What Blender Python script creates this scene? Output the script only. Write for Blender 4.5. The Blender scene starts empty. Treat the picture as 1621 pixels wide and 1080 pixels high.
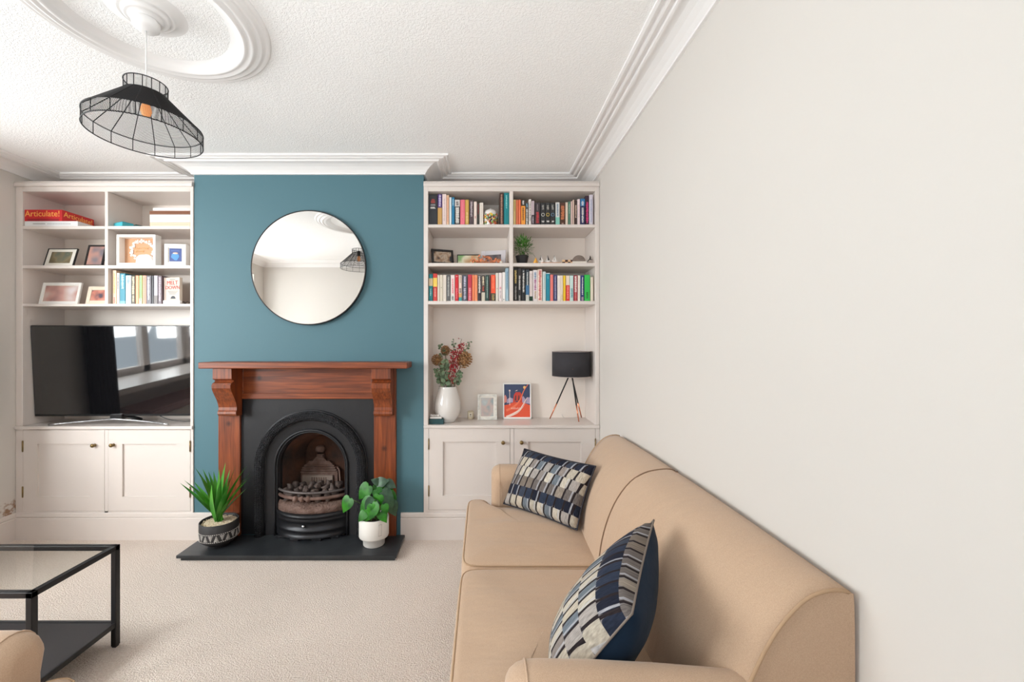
import bpy, bmesh, math, random
from mathutils import Vector, Matrix, noise
random.seed(7)
sc = bpy.context.scene
COL = sc.collection
PI = math.pi

# ------------------------------------------------------------------ camera
F, CX, CY, EYE = 650.0, 765.0, 543.0, 1.431      # focal in px, principal point, eye height
cam_d = bpy.data.cameras.new('camera')
cam_d.sensor_fit = 'HORIZONTAL'; cam_d.sensor_width = 36.0
cam_d.lens = F / 1621 * 36
cam_d.shift_x = (810.5 - CX) / 1621
cam_d.shift_y = (CY - 540) / 1621
cam_d.clip_start = 0.02
cam = bpy.data.objects.new('camera', cam_d); COL.objects.link(cam)
cam.location = (0, 0, EYE); cam.rotation_euler = (PI / 2, 0, 0)
sc.camera = cam

# ------------------------------------------------------------------ world, daylight, exposure
w = bpy.data.worlds.new('sky'); sc.world = w; w.use_nodes = True
bg = w.node_tree.nodes['Background']
bg.inputs[0].default_value = (0.80, 0.90, 1.0, 1); bg.inputs[1].default_value = 3.2
sc.view_settings.view_transform = 'Standard'; sc.view_settings.look = 'None'
sc.view_settings.gamma = 1; sc.view_settings.use_curve_mapping = False
sc.view_settings.exposure = 0.17
sc.cycles.max_bounces = 14; sc.cycles.diffuse_bounces = 9
sc.cycles.sample_clamp_indirect = 8
sc.cycles.use_denoising = True


def area(name, loc, target, sx, sy, power, col, spread=PI):
    d = bpy.data.lights.new(name, 'AREA'); d.shape = 'RECTANGLE'; d.size = sx; d.size_y = sy
    d.energy = power; d.color = col; d.spread = spread
    o = bpy.data.objects.new(name, d); COL.objects.link(o); o.location = loc
    o.rotation_euler = (Vector(target) - Vector(loc)).to_track_quat('-Z', 'Y').to_euler()
    return o


# daylight entering through the bay window in the left wall
area('daylight_bay', (-4.5, 1.1, 1.95), (-1.2, 1.3, 0.3), 2.1, 1.5, 125, (1.0, 0.99, 0.985))
area('daylight_bay_far', (-4.15, 2.5, 1.9), (-2.0, 0.6, 0.5), 1.2, 1.5, 30, (1.0, 0.99, 0.985))
area('daylight_bay_near', (-4.15, -0.3, 1.9), (-2.3, 2.6, 0.4), 1.2, 1.5, 165, (1.0, 0.99, 0.985))
area('rear_fill', (-0.55, -0.75, 1.5), (-0.8, 3, 2.0), 1.5, 1.7, 6, (1.0, 0.97, 0.95))  # added fill from behind the camera for the surfaces facing it

# added fill aimed up through the invented rear window to brighten the ceiling
area('rear_ceiling_fill', (-0.5, -1.6, 0.2), (-0.3, 1.4, 2.7), 1.6, 0.6, 60, (0.97, 0.99, 1.0))

# ------------------------------------------------------------------ colours and materials


def lin(c):
    c = c / 255.0
    return c / 12.92 if c <= 0.04045 else ((c + 0.055) / 1.055) ** 2.4


def rgb(t):
    return (lin(t[0]), lin(t[1]), lin(t[2]), 1)


def mat(name, c, rough=0.6, metal=0.0, bump=None, spec=0.5, var=None, coat=0, sheen=0, emit=None, trans=0):
    """bump = (scale, strength, distance, detail); var = (scale, second colour, stretch)"""
    m = bpy.data.materials.new(name); m.use_nodes = True
    nt = m.node_tree; b = nt.nodes['Principled BSDF']
    b.inputs['Base Color'].default_value = rgb(c)
    b.inputs['Roughness'].default_value = rough
    b.inputs['Metallic'].default_value = metal
    b.inputs['Specular IOR Level'].default_value = spec
    b.inputs['Coat Weight'].default_value = coat
    b.inputs['Sheen Weight'].default_value = sheen
    b.inputs['Transmission Weight'].default_value = trans
    if emit:
        b.inputs['Emission Color'].default_value = rgb(emit[0]); b.inputs['Emission Strength'].default_value = emit[1]
    tc = nt.nodes.new('ShaderNodeTexCoord')
    if var:
        mp = nt.nodes.new('ShaderNodeMapping'); nt.links.new(tc.outputs['Object'], mp.inputs[0])
        mp.inputs['Scale'].default_value = var[2] if len(var) > 2 else (1, 1, 1)
        n = nt.nodes.new('ShaderNodeTexNoise'); n.inputs['Scale'].default_value = var[0]; n.inputs['Detail'].default_value = 5
        nt.links.new(mp.outputs[0], n.inputs['Vector'])
        r = nt.nodes.new('ShaderNodeValToRGB')
        r.color_ramp.elements[0].position = 0.35; r.color_ramp.elements[0].color = rgb(c)
        r.color_ramp.elements[1].position = 0.68; r.color_ramp.elements[1].color = rgb(var[1])
        nt.links.new(n.outputs['Fac'], r.inputs[0]); nt.links.new(r.outputs[0], b.inputs['Base Color'])
    if bump:
        n = nt.nodes.new('ShaderNodeTexNoise'); n.inputs['Scale'].default_value = bump[0]
        n.inputs['Detail'].default_value = bump[3] if len(bump) > 3 else 3
        nt.links.new(tc.outputs['Object'], n.inputs['Vector'])
        bp = nt.nodes.new('ShaderNodeBump'); bp.inputs['Strength'].default_value = bump[1]
        bp.inputs['Distance'].default_value = bump[2]
        nt.links.new(n.outputs['Fac'], bp.inputs['Height']); nt.links.new(bp.outputs[0], b.inputs['Normal'])
    return m


def mat_glass(name, tint=(0.96, 0.98, 0.98, 1), gloss=0.06):
    m = bpy.data.materials.new(name); m.use_nodes = True; nt = m.node_tree
    nt.nodes.remove(nt.nodes['Principled BSDF'])
    out = nt.nodes['Material Output']
    t = nt.nodes.new('ShaderNodeBsdfTransparent'); t.inputs[0].default_value = tint
    g = nt.nodes.new('ShaderNodeBsdfGlossy'); g.inputs['Roughness'].default_value = 0.01
    fr = nt.nodes.new('ShaderNodeFresnel'); fr.inputs[0].default_value = 1.45
    mx = nt.nodes.new('ShaderNodeMixShader')
    ge = nt.nodes.new('ShaderNodeNewGeometry'); iv = nt.nodes.new('ShaderNodeMath'); iv.operation = 'SUBTRACT'; iv.inputs[0].default_value = 1.0
    ml = nt.nodes.new('ShaderNodeMath'); ml.operation = 'MULTIPLY'
    nt.links.new(ge.outputs['Backfacing'], iv.inputs[1]); nt.links.new(iv.outputs[0], ml.inputs[0]); nt.links.new(fr.outputs[0], ml.inputs[1])
    nt.links.new(ml.outputs[0], mx.inputs[0]); nt.links.new(t.outputs[0], mx.inputs[1]); nt.links.new(g.outputs[0], mx.inputs[2])
    nt.links.new(mx.outputs[0], out.inputs[0])
    return m


def mat_photo(name, cols, scale=8, rough=0.25, seed=0.0, vec='Object'):
    """a soft blurred photographic print"""
    m = bpy.data.materials.new(name); m.use_nodes = True; nt = m.node_tree; b = nt.nodes['Principled BSDF']
    b.inputs['Roughness'].default_value = rough
    tc = nt.nodes.new('ShaderNodeTexCoord'); mp = nt.nodes.new('ShaderNodeMapping')
    mp.inputs['Location'].default_value = (seed, seed * 1.7, seed * 0.4)
    n = nt.nodes.new('ShaderNodeTexNoise'); n.inputs['Scale'].default_value = scale; n.inputs['Detail'].default_value = 1.5
    r = nt.nodes.new('ShaderNodeValToRGB'); e = r.color_ramp.elements
    k = len(cols)
    for i, c in enumerate(cols):
        pos = 0.3 + 0.4 * i / (k - 1)
        if i == 0: e[0].position = pos; e[0].color = rgb(c)
        elif i == k - 1: e[-1].position = pos; e[-1].color = rgb(c)
        else:
            q = e.new(pos); q.color = rgb(c)
    nt.links.new(tc.outputs[vec], mp.inputs[0]); nt.links.new(mp.outputs[0], n.inputs['Vector'])
    nt.links.new(n.outputs['Fac'], r.inputs[0]); nt.links.new(r.outputs[0], b.inputs['Base Color'])
    return m


def mat_wood(name, c1, c2, c3, axis='Z', rough=0.42):
    m = bpy.data.materials.new(name); m.use_nodes = True; nt = m.node_tree; b = nt.nodes['Principled BSDF']
    b.inputs['Roughness'].default_value = rough
    tc = nt.nodes.new('ShaderNodeTexCoord'); mp = nt.nodes.new('ShaderNodeMapping')
    s = {'X': (1.4, 30, 30), 'Z': (30, 30, 1.4)}[axis]
    mp.inputs['Scale'].default_value = s
    n = nt.nodes.new('ShaderNodeTexNoise'); n.inputs['Scale'].default_value = 2.2; n.inputs['Detail'].default_value = 8
    n.inputs['Distortion'].default_value = 0.6
    r = nt.nodes.new('ShaderNodeValToRGB'); e = r.color_ramp.elements
    e[0].position = 0.3; e[0].color = rgb(c1); e[1].position = 0.72; e[1].color = rgb(c3)
    q = e.new(0.5); q.color = rgb(c2)
    nt.links.new(tc.outputs['Object'], mp.inputs[0]); nt.links.new(mp.outputs[0], n.inputs['Vector'])
    nt.links.new(n.outputs['Fac'], r.inputs[0])
    # scattered dark knots
    v = nt.nodes.new('ShaderNodeTexVoronoi'); v.inputs['Scale'].default_value = 4.5
    mp2 = nt.nodes.new('ShaderNodeMapping'); mp2.inputs['Scale'].default_value = (1, 1, 1)
    nt.links.new(tc.outputs['Object'], mp2.inputs[0]); nt.links.new(mp2.outputs[0], v.inputs['Vector'])
    kr = nt.nodes.new('ShaderNodeValToRGB'); kr.color_ramp.elements[0].position = 0.03; kr.color_ramp.elements[0].color = (0.25, 0.25, 0.25, 1)
    kr.color_ramp.elements[1].position = 0.12; kr.color_ramp.elements[1].color = (1, 1, 1, 1)
    nt.links.new(v.outputs['Distance'], kr.inputs[0])
    mx = nt.nodes.new('ShaderNodeMix'); mx.data_type = 'RGBA'; mx.blend_type = 'MULTIPLY'; mx.inputs[0].default_value = 1
    nt.links.new(r.outputs[0], mx.inputs[6]); nt.links.new(kr.outputs[0], mx.inputs[7])
    nt.links.new(mx.outputs[2], b.inputs['Base Color'])
    bp = nt.nodes.new('ShaderNodeBump'); bp.inputs['Strength'].default_value = 0.15; bp.inputs['Distance'].default_value = 0.002
    nt.links.new(n.outputs['Fac'], bp.inputs['Height']); nt.links.new(bp.outputs[0], b.inputs['Normal'])
    return m


def mat_weave(name, c, c2, rough=0.9, scale=450, sheen=0.2):
    """plain upholstery weave with broad soft creasing"""
    m = mat(name, c, rough, sheen=sheen, spec=0.2)
    nt = m.node_tree; b = nt.nodes['Principled BSDF']; tc = nt.nodes['Texture Coordinate']
    n = nt.nodes.new('ShaderNodeTexNoise'); n.inputs['Scale'].default_value = scale; n.inputs['Detail'].default_value = 2
    n2 = nt.nodes.new('ShaderNodeTexNoise'); n2.inputs['Scale'].default_value = 5; n2.inputs['Detail'].default_value = 3
    mp = nt.nodes.new('ShaderNodeMapping'); mp.inputs['Scale'].default_value = (0.8, 2.2, 0.8)
    nt.links.new(tc.outputs['Object'], mp.inputs[0]); nt.links.new(mp.outputs[0], n2.inputs['Vector'])
    nt.links.new(tc.outputs['Object'], n.inputs['Vector'])
    r = nt.nodes.new('ShaderNodeValToRGB'); r.color_ramp.elements[0].position = 0.3; r.color_ramp.elements[1].position = 0.7
    r.color_ramp.elements[0].color = rgb(c2); r.color_ramp.elements[1].color = rgb(c)
    nt.links.new(n.outputs['Fac'], r.inputs[0]); nt.links.new(r.outputs[0], b.inputs['Base Color'])
    b1 = nt.nodes.new('ShaderNodeBump'); b1.inputs['Strength'].default_value = 0.3; b1.inputs['Distance'].default_value = 0.001
    b2 = nt.nodes.new('ShaderNodeBump'); b2.inputs['Strength'].default_value = 0.35; b2.inputs['Distance'].default_value = 0.02
    nt.links.new(n.outputs['Fac'], b1.inputs['Height']); nt.links.new(n2.outputs['Fac'], b2.inputs['Height'])
    nt.links.new(b2.outputs[0], b1.inputs['Normal']); nt.links.new(b1.outputs[0], b.inputs['Normal'])
    return m


def mat_tiles(name, ncol=10.0):
    """woven cushion pattern: rows of round-bottomed tabs in cream, slate, taupe and navy"""
    m = bpy.data.materials.new(name); m.use_nodes = True; nt = m.node_tree; b = nt.nodes['Principled BSDF']
    b.inputs['Roughness'].default_value = 0.9; b.inputs['Specular IOR Level'].default_value = 0.2
    N, L = nt.nodes.new, nt.links.new

    def math_(op, a, c=None, d=None):
        x = N('ShaderNodeMath'); x.operation = op
        for i, v in enumerate((a, c, d)):
            if v is None: continue
            if isinstance(v, (int, float)): x.inputs[i].default_value = v
            else: L(v, x.inputs[i])
        return x.outputs[0]
    uv = N('ShaderNodeUVMap'); uv.uv_map = 'UVMap'
    sp = N('ShaderNodeSeparateXYZ'); L(uv.outputs[0], sp.inputs[0])
    u, v = sp.outputs[0], sp.outputs[1]
    vv = math_('MULTIPLY', v, 6.0); row = math_('FLOOR', vv); fv = math_('SUBTRACT', vv, row)
    wn0 = N('ShaderNodeTexWhiteNoise'); wn0.noise_dimensions = '1D'; L(row, wn0.inputs['W'])
    shear = math_('MULTIPLY', fv, -0.18)
    uu = math_('ADD', math_('ADD', math_('MULTIPLY', u, ncol), math_('MULTIPLY', wn0.outputs['Value'], 3.0)), shear)
    col = math_('FLOOR', uu); fu = math_('SUBTRACT', uu, col)
    cb = N('ShaderNodeCombineXYZ'); L(col, cb.inputs[0]); L(row, cb.inputs[1])
    wn = N('ShaderNodeTexWhiteNoise'); wn.noise_dimensions = '3D'; L(cb.outputs[0], wn.inputs['Vector'])

    def ramp(cols, fac):
        r = N('ShaderNodeValToRGB'); r.color_ramp.interpolation = 'CONSTANT'; e = r.color_ramp.elements
        e[0].position = 0; e[0].color = rgb(cols[0]); e[1].position = 1.0 / len(cols); e[1].color = rgb(cols[1])
        for i in range(2, len(cols)):
            q = e.new(i / len(cols)); q.color = rgb(cols[i])
        L(fac, r.inputs[0]); return r.outputs[0]
    light = ramp([(196, 184, 166), (168, 160, 154), (186, 176, 160), (112, 120, 128), (200, 190, 174), (146, 136, 130)], wn.outputs['Value'])
    brown = ramp([(128, 116, 106), (150, 138, 126), (112, 104, 100), (175, 165, 150)], wn.outputs['Value'])
    navy = ramp([(38, 44, 60), (48, 56, 74), (62, 68, 82), (32, 34, 48), (42, 46, 62)], wn.outputs['Value'])
    r5 = math_('COMPARE', row, 5.0, 0.1); r1 = math_('COMPARE', row, 1.0, 0.1); r2 = math_('COMPARE', row, 2.0, 0.1)
    isn = math_('MAXIMUM', r5, r1)

    def mix(f, a, c):
        x = N('ShaderNodeMix'); x.data_type = 'RGBA'
        L(f, x.inputs[0]); L(a, x.inputs[6])
        if isinstance(c, tuple): x.inputs[7].default_value = rgb(c)
        else: L(c, x.inputs[7])
        return x.outputs[2]
    base = mix(r2, mix(isn, light, navy), brown)
    # half of each tab carries a paler stripe
    st = math_('MULTIPLY', math_('GREATER_THAN', fu, 0.58), math_('LESS_THAN', fu, 0.74))
    stf = math_('MULTIPLY', st, math_('GREATER_THAN', wn.outputs['Value'], 0.45))
    base = mix(math_('MULTIPLY', stf, 0.7), base, (185, 185, 190))
    # dark gap between tabs, narrowing towards the top; round lower corners
    gap = math_('GREATER_THAN', fu, 0.80)
    cu = math_('ABSOLUTE', math_('SUBTRACT', fu, 0.40))
    corner = math_('GREATER_THAN', math_('ADD', math_('POWER', math_('MULTIPLY', cu, 2.45), 4.0), math_('POWER', math_('SUBTRACT', 1.0, fv), 6.0)), 1.12)
    gapm = math_('MAXIMUM', gap, 0)
    dark = mix(gapm, base, (42, 34, 36))
    fin = mix(math_('MULTIPLY', corner, math_('SUBTRACT', 1.0, gap)), dark, (120, 115, 116))
    # yarn
    tc = N('ShaderNodeTexCoord'); mp = N('ShaderNodeMapping'); mp.inputs['Scale'].default_value = (90, 9, 1)
    L(uv.outputs[0], mp.inputs[0]); nz = N('ShaderNodeTexNoise'); nz.inputs['Scale'].default_value = 1.6; nz.inputs['Detail'].default_value = 4
    L(mp.outputs[0], nz.inputs['Vector'])
    yr = N('ShaderNodeMapRange'); yr.inputs['From Min'].default_value = 0.3; yr.inputs['From Max'].default_value = 0.7; yr.inputs['To Min'].default_value = 0.55; yr.inputs['To Max'].default_value = 1.1
    L(nz.outputs['Fac'], yr.inputs['Value'])
    hs = N('ShaderNodeMix'); hs.data_type = 'RGBA'; hs.blend_type = 'MULTIPLY'; hs.inputs[0].default_value = 1.0
    L(fin, hs.inputs[6]); L(yr.outputs[0], hs.inputs[7]); L(hs.outputs[2], b.inputs['Base Color'])
    bp = N('ShaderNodeBump'); bp.inputs['Strength'].default_value = 0.4; bp.inputs['Distance'].default_value = 0.002
    L(nz.outputs['Fac'], bp.inputs['Height']); L(bp.outputs[0], b.inputs['Normal'])
    return m


def mat_ceiling():
    m = mat('embossed_ceiling_paper', (250, 249, 248), 0.55)
    nt = m.node_tree; b = nt.nodes['Principled BSDF']; tc = nt.nodes['Texture Coordinate']
    n = nt.nodes.new('ShaderNodeTexNoise'); n.inputs['Scale'].default_value = 105; n.inputs['Detail'].default_value = 2.5; n.inputs['Distortion'].default_value = 0.8
    r = nt.nodes.new('ShaderNodeValToRGB'); r.color_ramp.elements[0].position = 0.42; r.color_ramp.elements[1].position = 0.58
    nt.links.new(tc.outputs['Object'], n.inputs['Vector']); nt.links.new(n.outputs['Fac'], r.inputs[0])
    bp = nt.nodes.new('ShaderNodeBump'); bp.inputs['Strength'].default_value = 0.5; bp.inputs['Distance'].default_value = 0.0025
    nt.links.new(r.outputs[0], bp.inputs['Height']); nt.links.new(bp.outputs[0], b.inputs['Normal'])
    return m


WHITE_WALL = mat('white_wall_paint', (211, 206, 200), 0.55, bump=(60, 0.05, 0.002))
CEIL = mat_ceiling()
PLASTER = mat('white_plaster', (238, 236, 235), 0.5)
GLOSSW = mat('white_gloss_paint', (218, 209, 203), 0.28)
SATINW = mat('white_satin_paint', (238, 228, 219), 0.4)
BLUE = mat('blue_wall_paint', (73, 111, 122), 0.6, bump=(40, 0.05, 0.002))
CARPET = mat('beige_carpet', (228, 211, 198), 0.95, bump=(150, 1.0, 0.014, 4), spec=0.1, var=(120, (246, 233, 222)), sheen=0.1)
WOODX = mat_wood('orange_pine_across', (88, 38, 14), (122, 57, 23), (148, 75, 33), 'X')
WOODZ = mat_wood('orange_pine_upright', (88, 38, 14), (122, 57, 23), (148, 75, 33), 'Z')
IRON = mat('black_cast_iron', (34, 34, 37), 0.45, 0.2, bump=(90, 0.25, 0.002))
IRON_T = mat('black_cast_iron_beaded', (48, 48, 51), 0.30, 0.5, bump=(150, 1.0, 0.02))
RUST = mat('rusty_iron', (92, 66, 56), 0.8, 0.1, bump=(60, 0.6, 0.004), var=(18, (122, 98, 88)))
SOOT = mat('sooty_brick', (28, 22, 20), 0.95, var=(5, (96, 58, 38)), bump=(30, 0.5, 0.006))
ASH = mat('grey_firebrick', (138, 122, 112), 0.9, bump=(50, 0.5, 0.004))
COAL = mat('grey_brown_coal', (92, 78, 72), 0.9, bump=(35, 0.8, 0.01), var=(14, (70, 58, 54)))
SLATE = mat('black_slate', (38, 40, 43), 0.35, bump=(22, 0.2, 0.003), var=(6, (52, 55, 58)))
BLACKM = mat('black_powder_coat', (30, 28, 30), 0.4, 0.3)
WIRE = mat('black_wire', (24, 22, 24), 0.5, 0.3)
BRASS = mat('aged_brass', (134, 112, 74), 0.35, 0.9)
COPPER = mat('polished_copper', (226, 146, 112), 0.25, 1.0)
CHROME = mat('brushed_steel', (190, 190, 192), 0.25, 1.0)
MIRROR = mat('mirror_silver', (240, 240, 238), 0.0, 1.0)
SCREEN = mat('tv_screen', (16, 16, 18), 0.04, 0.0, spec=1.0, coat=0.5)
TVBODY = mat('tv_black_plastic', (20, 20, 22), 0.3)
SOFA = mat_weave('tan_upholstery', (195, 166, 140), (180, 152, 127))
PIPE = mat('tan_piping', (172, 142, 112), 0.85)
SEAM = mat('brown_seam', (120, 92, 70), 0.9)
NAVYV = mat('navy_velvet', (6, 30, 50), 0.75, sheen=0.04, spec=0.2, bump=(9, 0.5, 0.01))
TILES = mat_tiles('woven_tab_pattern')
GLASS = mat_glass('window_glass')
TGLASS = mat_glass('table_glass', (0.95, 0.96, 0.95, 1))
SHADE = mat('charcoal_linen', (52, 50, 54), 0.9, bump=(300, 0.6, 0.002))
CERAM = mat('white_glazed_ceramic', (226, 222, 218), 0.12, coat=0.4)
STONEW = mat('white_stoneware', (224, 220, 214), 0.5)
POTB = mat('charcoal_ceramic', (44, 42, 43), 0.6)
POTW = mat('white_pot_pattern', (232, 226, 218), 0.6)
AGAVE = mat('bright_green_blade', (48, 122, 34), 0.36, var=(14, (92, 168, 56), (1, 1, 0.3)))
LEAF = mat('pothos_green', (20, 80, 12), 0.4, spec=0.3, var=(22, (50, 126, 22)))
LEAFD = mat('dark_variegated_leaf', (22, 56, 32), 0.4, var=(30, (56, 92, 62)))
GRASSG = mat('fine_leaf_green', (46, 106, 34), 0.5, var=(30, (98, 152, 62)))
EUCA = mat('eucalyptus_green', (84, 106, 78), 0.6, var=(20, (118, 138, 104)))
STEM = mat('brown_stem', (96, 70, 48), 0.8)
STEMG = mat('green_stem', (90, 130, 60), 0.6)
BERRY = mat('red_berry', (156, 18, 32), 0.35)
CONE = mat('pine_cone_brown', (118, 76, 48), 0.8, var=(70, (204, 160, 108)))
GRAVEL = mat('pale_gravel', (196, 172, 140), 0.9, bump=(160, 1.0, 0.01), var=(90, (232, 218, 194)))
SOIL = mat('dark_soil', (50, 36, 28), 0.95, bump=(80, 1, 0.01))
FRAMEB = mat('black_frame', (30, 26, 26), 0.4)
FRAMEW = mat('white_frame', (238, 236, 232), 0.4)
MATB = mat('cream_mount', (232, 228, 218), 0.8)
CURT = mat('dark_curtain', (52, 46, 46), 0.9, bump=(200, 0.4, 0.001))
PINK = mat('dusky_pink_fabric', (190, 160, 160), 0.9, bump=(200, 0.4, 0.001))
PAPER = mat('book_pages', (232, 224, 208), 0.9)

_cm = {}


def cmat(c, rough=0.5):
    k = (tuple(c), rough)
    if k not in _cm:
        _cm[k] = mat('paint_%02x%02x%02x' % tuple(c), c, rough)
    return _cm[k]


# ------------------------------------------------------------------ geometry helpers
def new():
    return bmesh.new()


def P(px, py, Y):
    return Vector(((px - CX) * Y / F, Y, EYE - (py - CY) * Y / F))


def X_(px, Y): return (px - CX) * Y / F
def Z_(py, Y): return EYE - (py - CY) * Y / F


def box(bm, x0, x1, y0, y1, z0, z1, mi=0, bev=0.0, seg=2, mtx=None):
    t = bmesh.new()
    bmesh.ops.create_cube(t, size=1)
    for v in t.verts:
        v.co = Vector(((x0 + x1) / 2 + v.co.x * (x1 - x0), (y0 + y1) / 2 + v.co.y * (y1 - y0), (z0 + z1) / 2 + v.co.z * (z1 - z0)))
    if bev > 0:
        bmesh.ops.bevel(t, geom=t.edges[:], offset=min(bev, 0.49 * min(abs(x1 - x0), abs(y1 - y0), abs(z1 - z0))), segments=seg, affect='EDGES', profile=0.5)
    merge(bm, t, mi, mtx)


def merge(bm, t, mi=None, mtx=None):
    vm = {}
    for v in t.verts:
        vm[v] = bm.verts.new(mtx @ v.co if mtx else v.co)
    for f in t.faces:
        try:
            g = bm.faces.new([vm[v] for v in f.verts])
            g.material_index = f.material_index if mi is None else mi
            g.smooth = f.smooth
        except ValueError:
            pass
    t.free()


def quads(bm, rings, close=False, mi=0, smooth=True, cap0=False, cap1=False):
    vs = [[bm.verts.new(p) for p in r] for r in rings]
    n = len(vs[0])
    for a, b in zip(vs, vs[1:]):
        for i in range(n if close else n - 1):
            j = (i + 1) % n
            f = bm.faces.new((a[i], a[j], b[j], b[i])); f.material_index = mi; f.smooth = smooth
    if cap0:
        f = bm.faces.new(vs[0][::-1]); f.material_index = mi
    if cap1:
        f = bm.faces.new(vs[-1]); f.material_index = mi
    return vs


def lathe(bm, prof, c=(0, 0, 0), n=32, mi=0, smooth=True, mtx=None, a0=0, a1=2 * PI):
    t = bmesh.new()
    full = abs(a1 - a0 - 2 * PI) < 1e-6
    rings = []
    for r, z in prof:
        rr = max(r, 1e-5)
        rings.append([Vector((c[0] + rr * math.cos(a0 + (a1 - a0) * k / n), c[1] + rr * math.sin(a0 + (a1 - a0) * k / n), c[2] + z)) for k in range(n if full else n + 1)])
    quads(t, rings, close=full, smooth=smooth)
    bmesh.ops.remove_doubles(t, verts=t.verts[:], dist=1e-5)
    bmesh.ops.recalc_face_normals(t, faces=t.faces[:])
    merge(bm, t, mi, mtx)


def tube(bm, pts, r, n=8, mi=0, closed=False, caps=True, radii=None):
    pts = [Vector(p) for p in pts]; N = len(pts); rings = []
    up = None
    for i, p in enumerate(pts):
        if closed: d = pts[(i + 1) % N] - pts[i - 1]
        else: d = pts[min(i + 1, N - 1)] - pts[max(i - 1, 0)]
        if d.length < 1e-9: d = Vector((0, 0, 1))
        d.normalize()
        if up is None:
            up = d.orthogonal().normalized()
        up = (up - d * up.dot(d))
        if up.length < 1e-6: up = d.orthogonal()
        up.normalize(); s = d.cross(up)
        rr = radii[i] if radii else r
        rings.append([p + (up * math.cos(2 * PI * k / n) + s * math.sin(2 * PI * k / n)) * rr for k in range(n)])
    if closed: rings.append(rings[0])
    quads(bm, rings, close=True, mi=mi, cap0=caps and not closed, cap1=caps and not closed)


def ball(bm, c, r, mi=0, sub=2, scale=(1, 1, 1), rough=0.0, seed=0):
    t = bmesh.new(); bmesh.ops.create_icosphere(t, subdivisions=sub, radius=1)
    for v in t.verts:
        k = 1 + (noise.noise(v.co * 1.6 + Vector((seed, seed * 2, 0))) * rough if rough else 0)
        v.co = Vector((c[0] + v.co.x * r * scale[0] * k, c[1] + v.co.y * r * scale[1] * k, c[2] + v.co.z * r * scale[2] * k))
    for f in t.faces: f.smooth = True
    merge(bm, t, mi)


def prism(bm, poly, a, b, axis='Y', mi=0, bev=0.0, smooth=False):
    """poly of 2D points extruded from a to b along axis: Y -> (x,z), X -> (y,z), Z -> (x,y)"""
    def p3(q, t):
        return {'Y': Vector((q[0], t, q[1])), 'X': Vector((t, q[0], q[1])), 'Z': Vector((q[0], q[1], t))}[axis]
    t = bmesh.new()
    va = [t.verts.new(p3(q, a)) for q in poly]; vb = [t.verts.new(p3(q, b)) for q in poly]
    t.faces.new(va); t.faces.new(vb[::-1]); n = len(poly)
    for i in range(n):
        f = t.faces.new((va[i], vb[i], vb[(i + 1) % n], va[(i + 1) % n])); f.smooth = smooth
    bmesh.ops.recalc_face_normals(t, faces=t.faces[:])
    if bev: bmesh.ops.bevel(t, geom=t.edges[:], offset=bev, segments=2, affect='EDGES')
    merge(bm, t, mi)


def wm(o):
    m = o.matrix_basis.copy()
    while o.parent:
        o = o.parent; m = o.matrix_basis @ m
    return m


def obj(name, bm, mats, parent=None, label=None, local=False, at=None, recalc=True):
    if recalc: bmesh.ops.recalc_face_normals(bm, faces=bm.faces[:])
    if parent is not None and not local: bm.transform(wm(parent).inverted())
    if at is not None: bm.transform(Matrix.Translation(-Vector(at)))
    me = bpy.data.meshes.new(name); bm.to_mesh(me); bm.free()
    for m in (mats if isinstance(mats, (list, tuple)) else [mats]): me.materials.append(m)
    o = bpy.data.objects.new(name, me); COL.objects.link(o)
    if at is not None: o.location = at
    if parent is not None: o.parent = parent
    if label: o['label'] = label
    return o


def tag(o, label, cat, group=None, kind=None):
    o['label'] = label; o['category'] = cat
    if group: o['group'] = group
    if kind: o['kind'] = kind
    return o


def thing(name, label, cat, loc=(0, 0, 0), rot=(0, 0, 0), group=None):
    o = bpy.data.objects.new(name, None); COL.objects.link(o)
    o.location = loc; o.rotation_euler = rot; o.empty_display_size = 0.05
    return tag(o, label, cat, group)


def struct(name, bm, m, parent=None):
    o = obj(name, bm, m, parent)
    if parent is None: o['kind'] = 'structure'
    return o


def text_bm(bm, s, size, mtx, mi=0, depth=0.0006):
    """lettering turned into mesh in the xz plane facing -y"""
    c = bpy.data.curves.new('lettering', 'FONT'); c.body = s; c.size = size; c.align_x = 'CENTER'; c.align_y = 'CENTER'
    c.extrude = depth; c.resolution_u = 3
    o = bpy.data.objects.new('lettering', c); COL.objects.link(o)
    dg = bpy.context.evaluated_depsgraph_get(); dg.update()
    me = bpy.data.meshes.new_from_object(o.evaluated_get(dg))
    t = bmesh.new(); t.from_mesh(me)
    bpy.data.objects.remove(o); bpy.data.curves.remove(c); bpy.data.meshes.remove(me)
    merge(bm, t, mi, mtx)


def face_y(loc, yaw=0):          # text lying in xy plane -> upright facing -y
    return Matrix.Translation(Vector(loc)) @ Matrix.Rotation(yaw, 4, 'Z') @ Matrix.Rotation(PI / 2, 4, 'X')


# ================================================================== THE SETTING
XL, XR, YB, YA, YF, ZC = -3.41, 0.849, 3.0, 3.31, -0.42, 2.726
BL, BR = -2.112, -0.436
bm = new(); box(bm, XL - 0.9, XR + 0.1, YF - 0.1, YA + 0.1, -0.1, 0); struct('floor', bm, CARPET)
bm = new(); box(bm, XL - 0.9, XR + 0.1, YF - 0.1, YA + 0.1, ZC, ZC + 0.1); struct('ceiling', bm, CEIL)
bm = new(); box(bm, XR, XR + 0.1, YF - 0.1, YA + 0.1, 0, ZC); struct('wall_right', bm, WHITE_WALL)
bm = new(); box(bm, XL - 0.1, XR, YA, YA + 0.1, 0, ZC); struct('wall_back', bm, WHITE_WALL)
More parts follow.
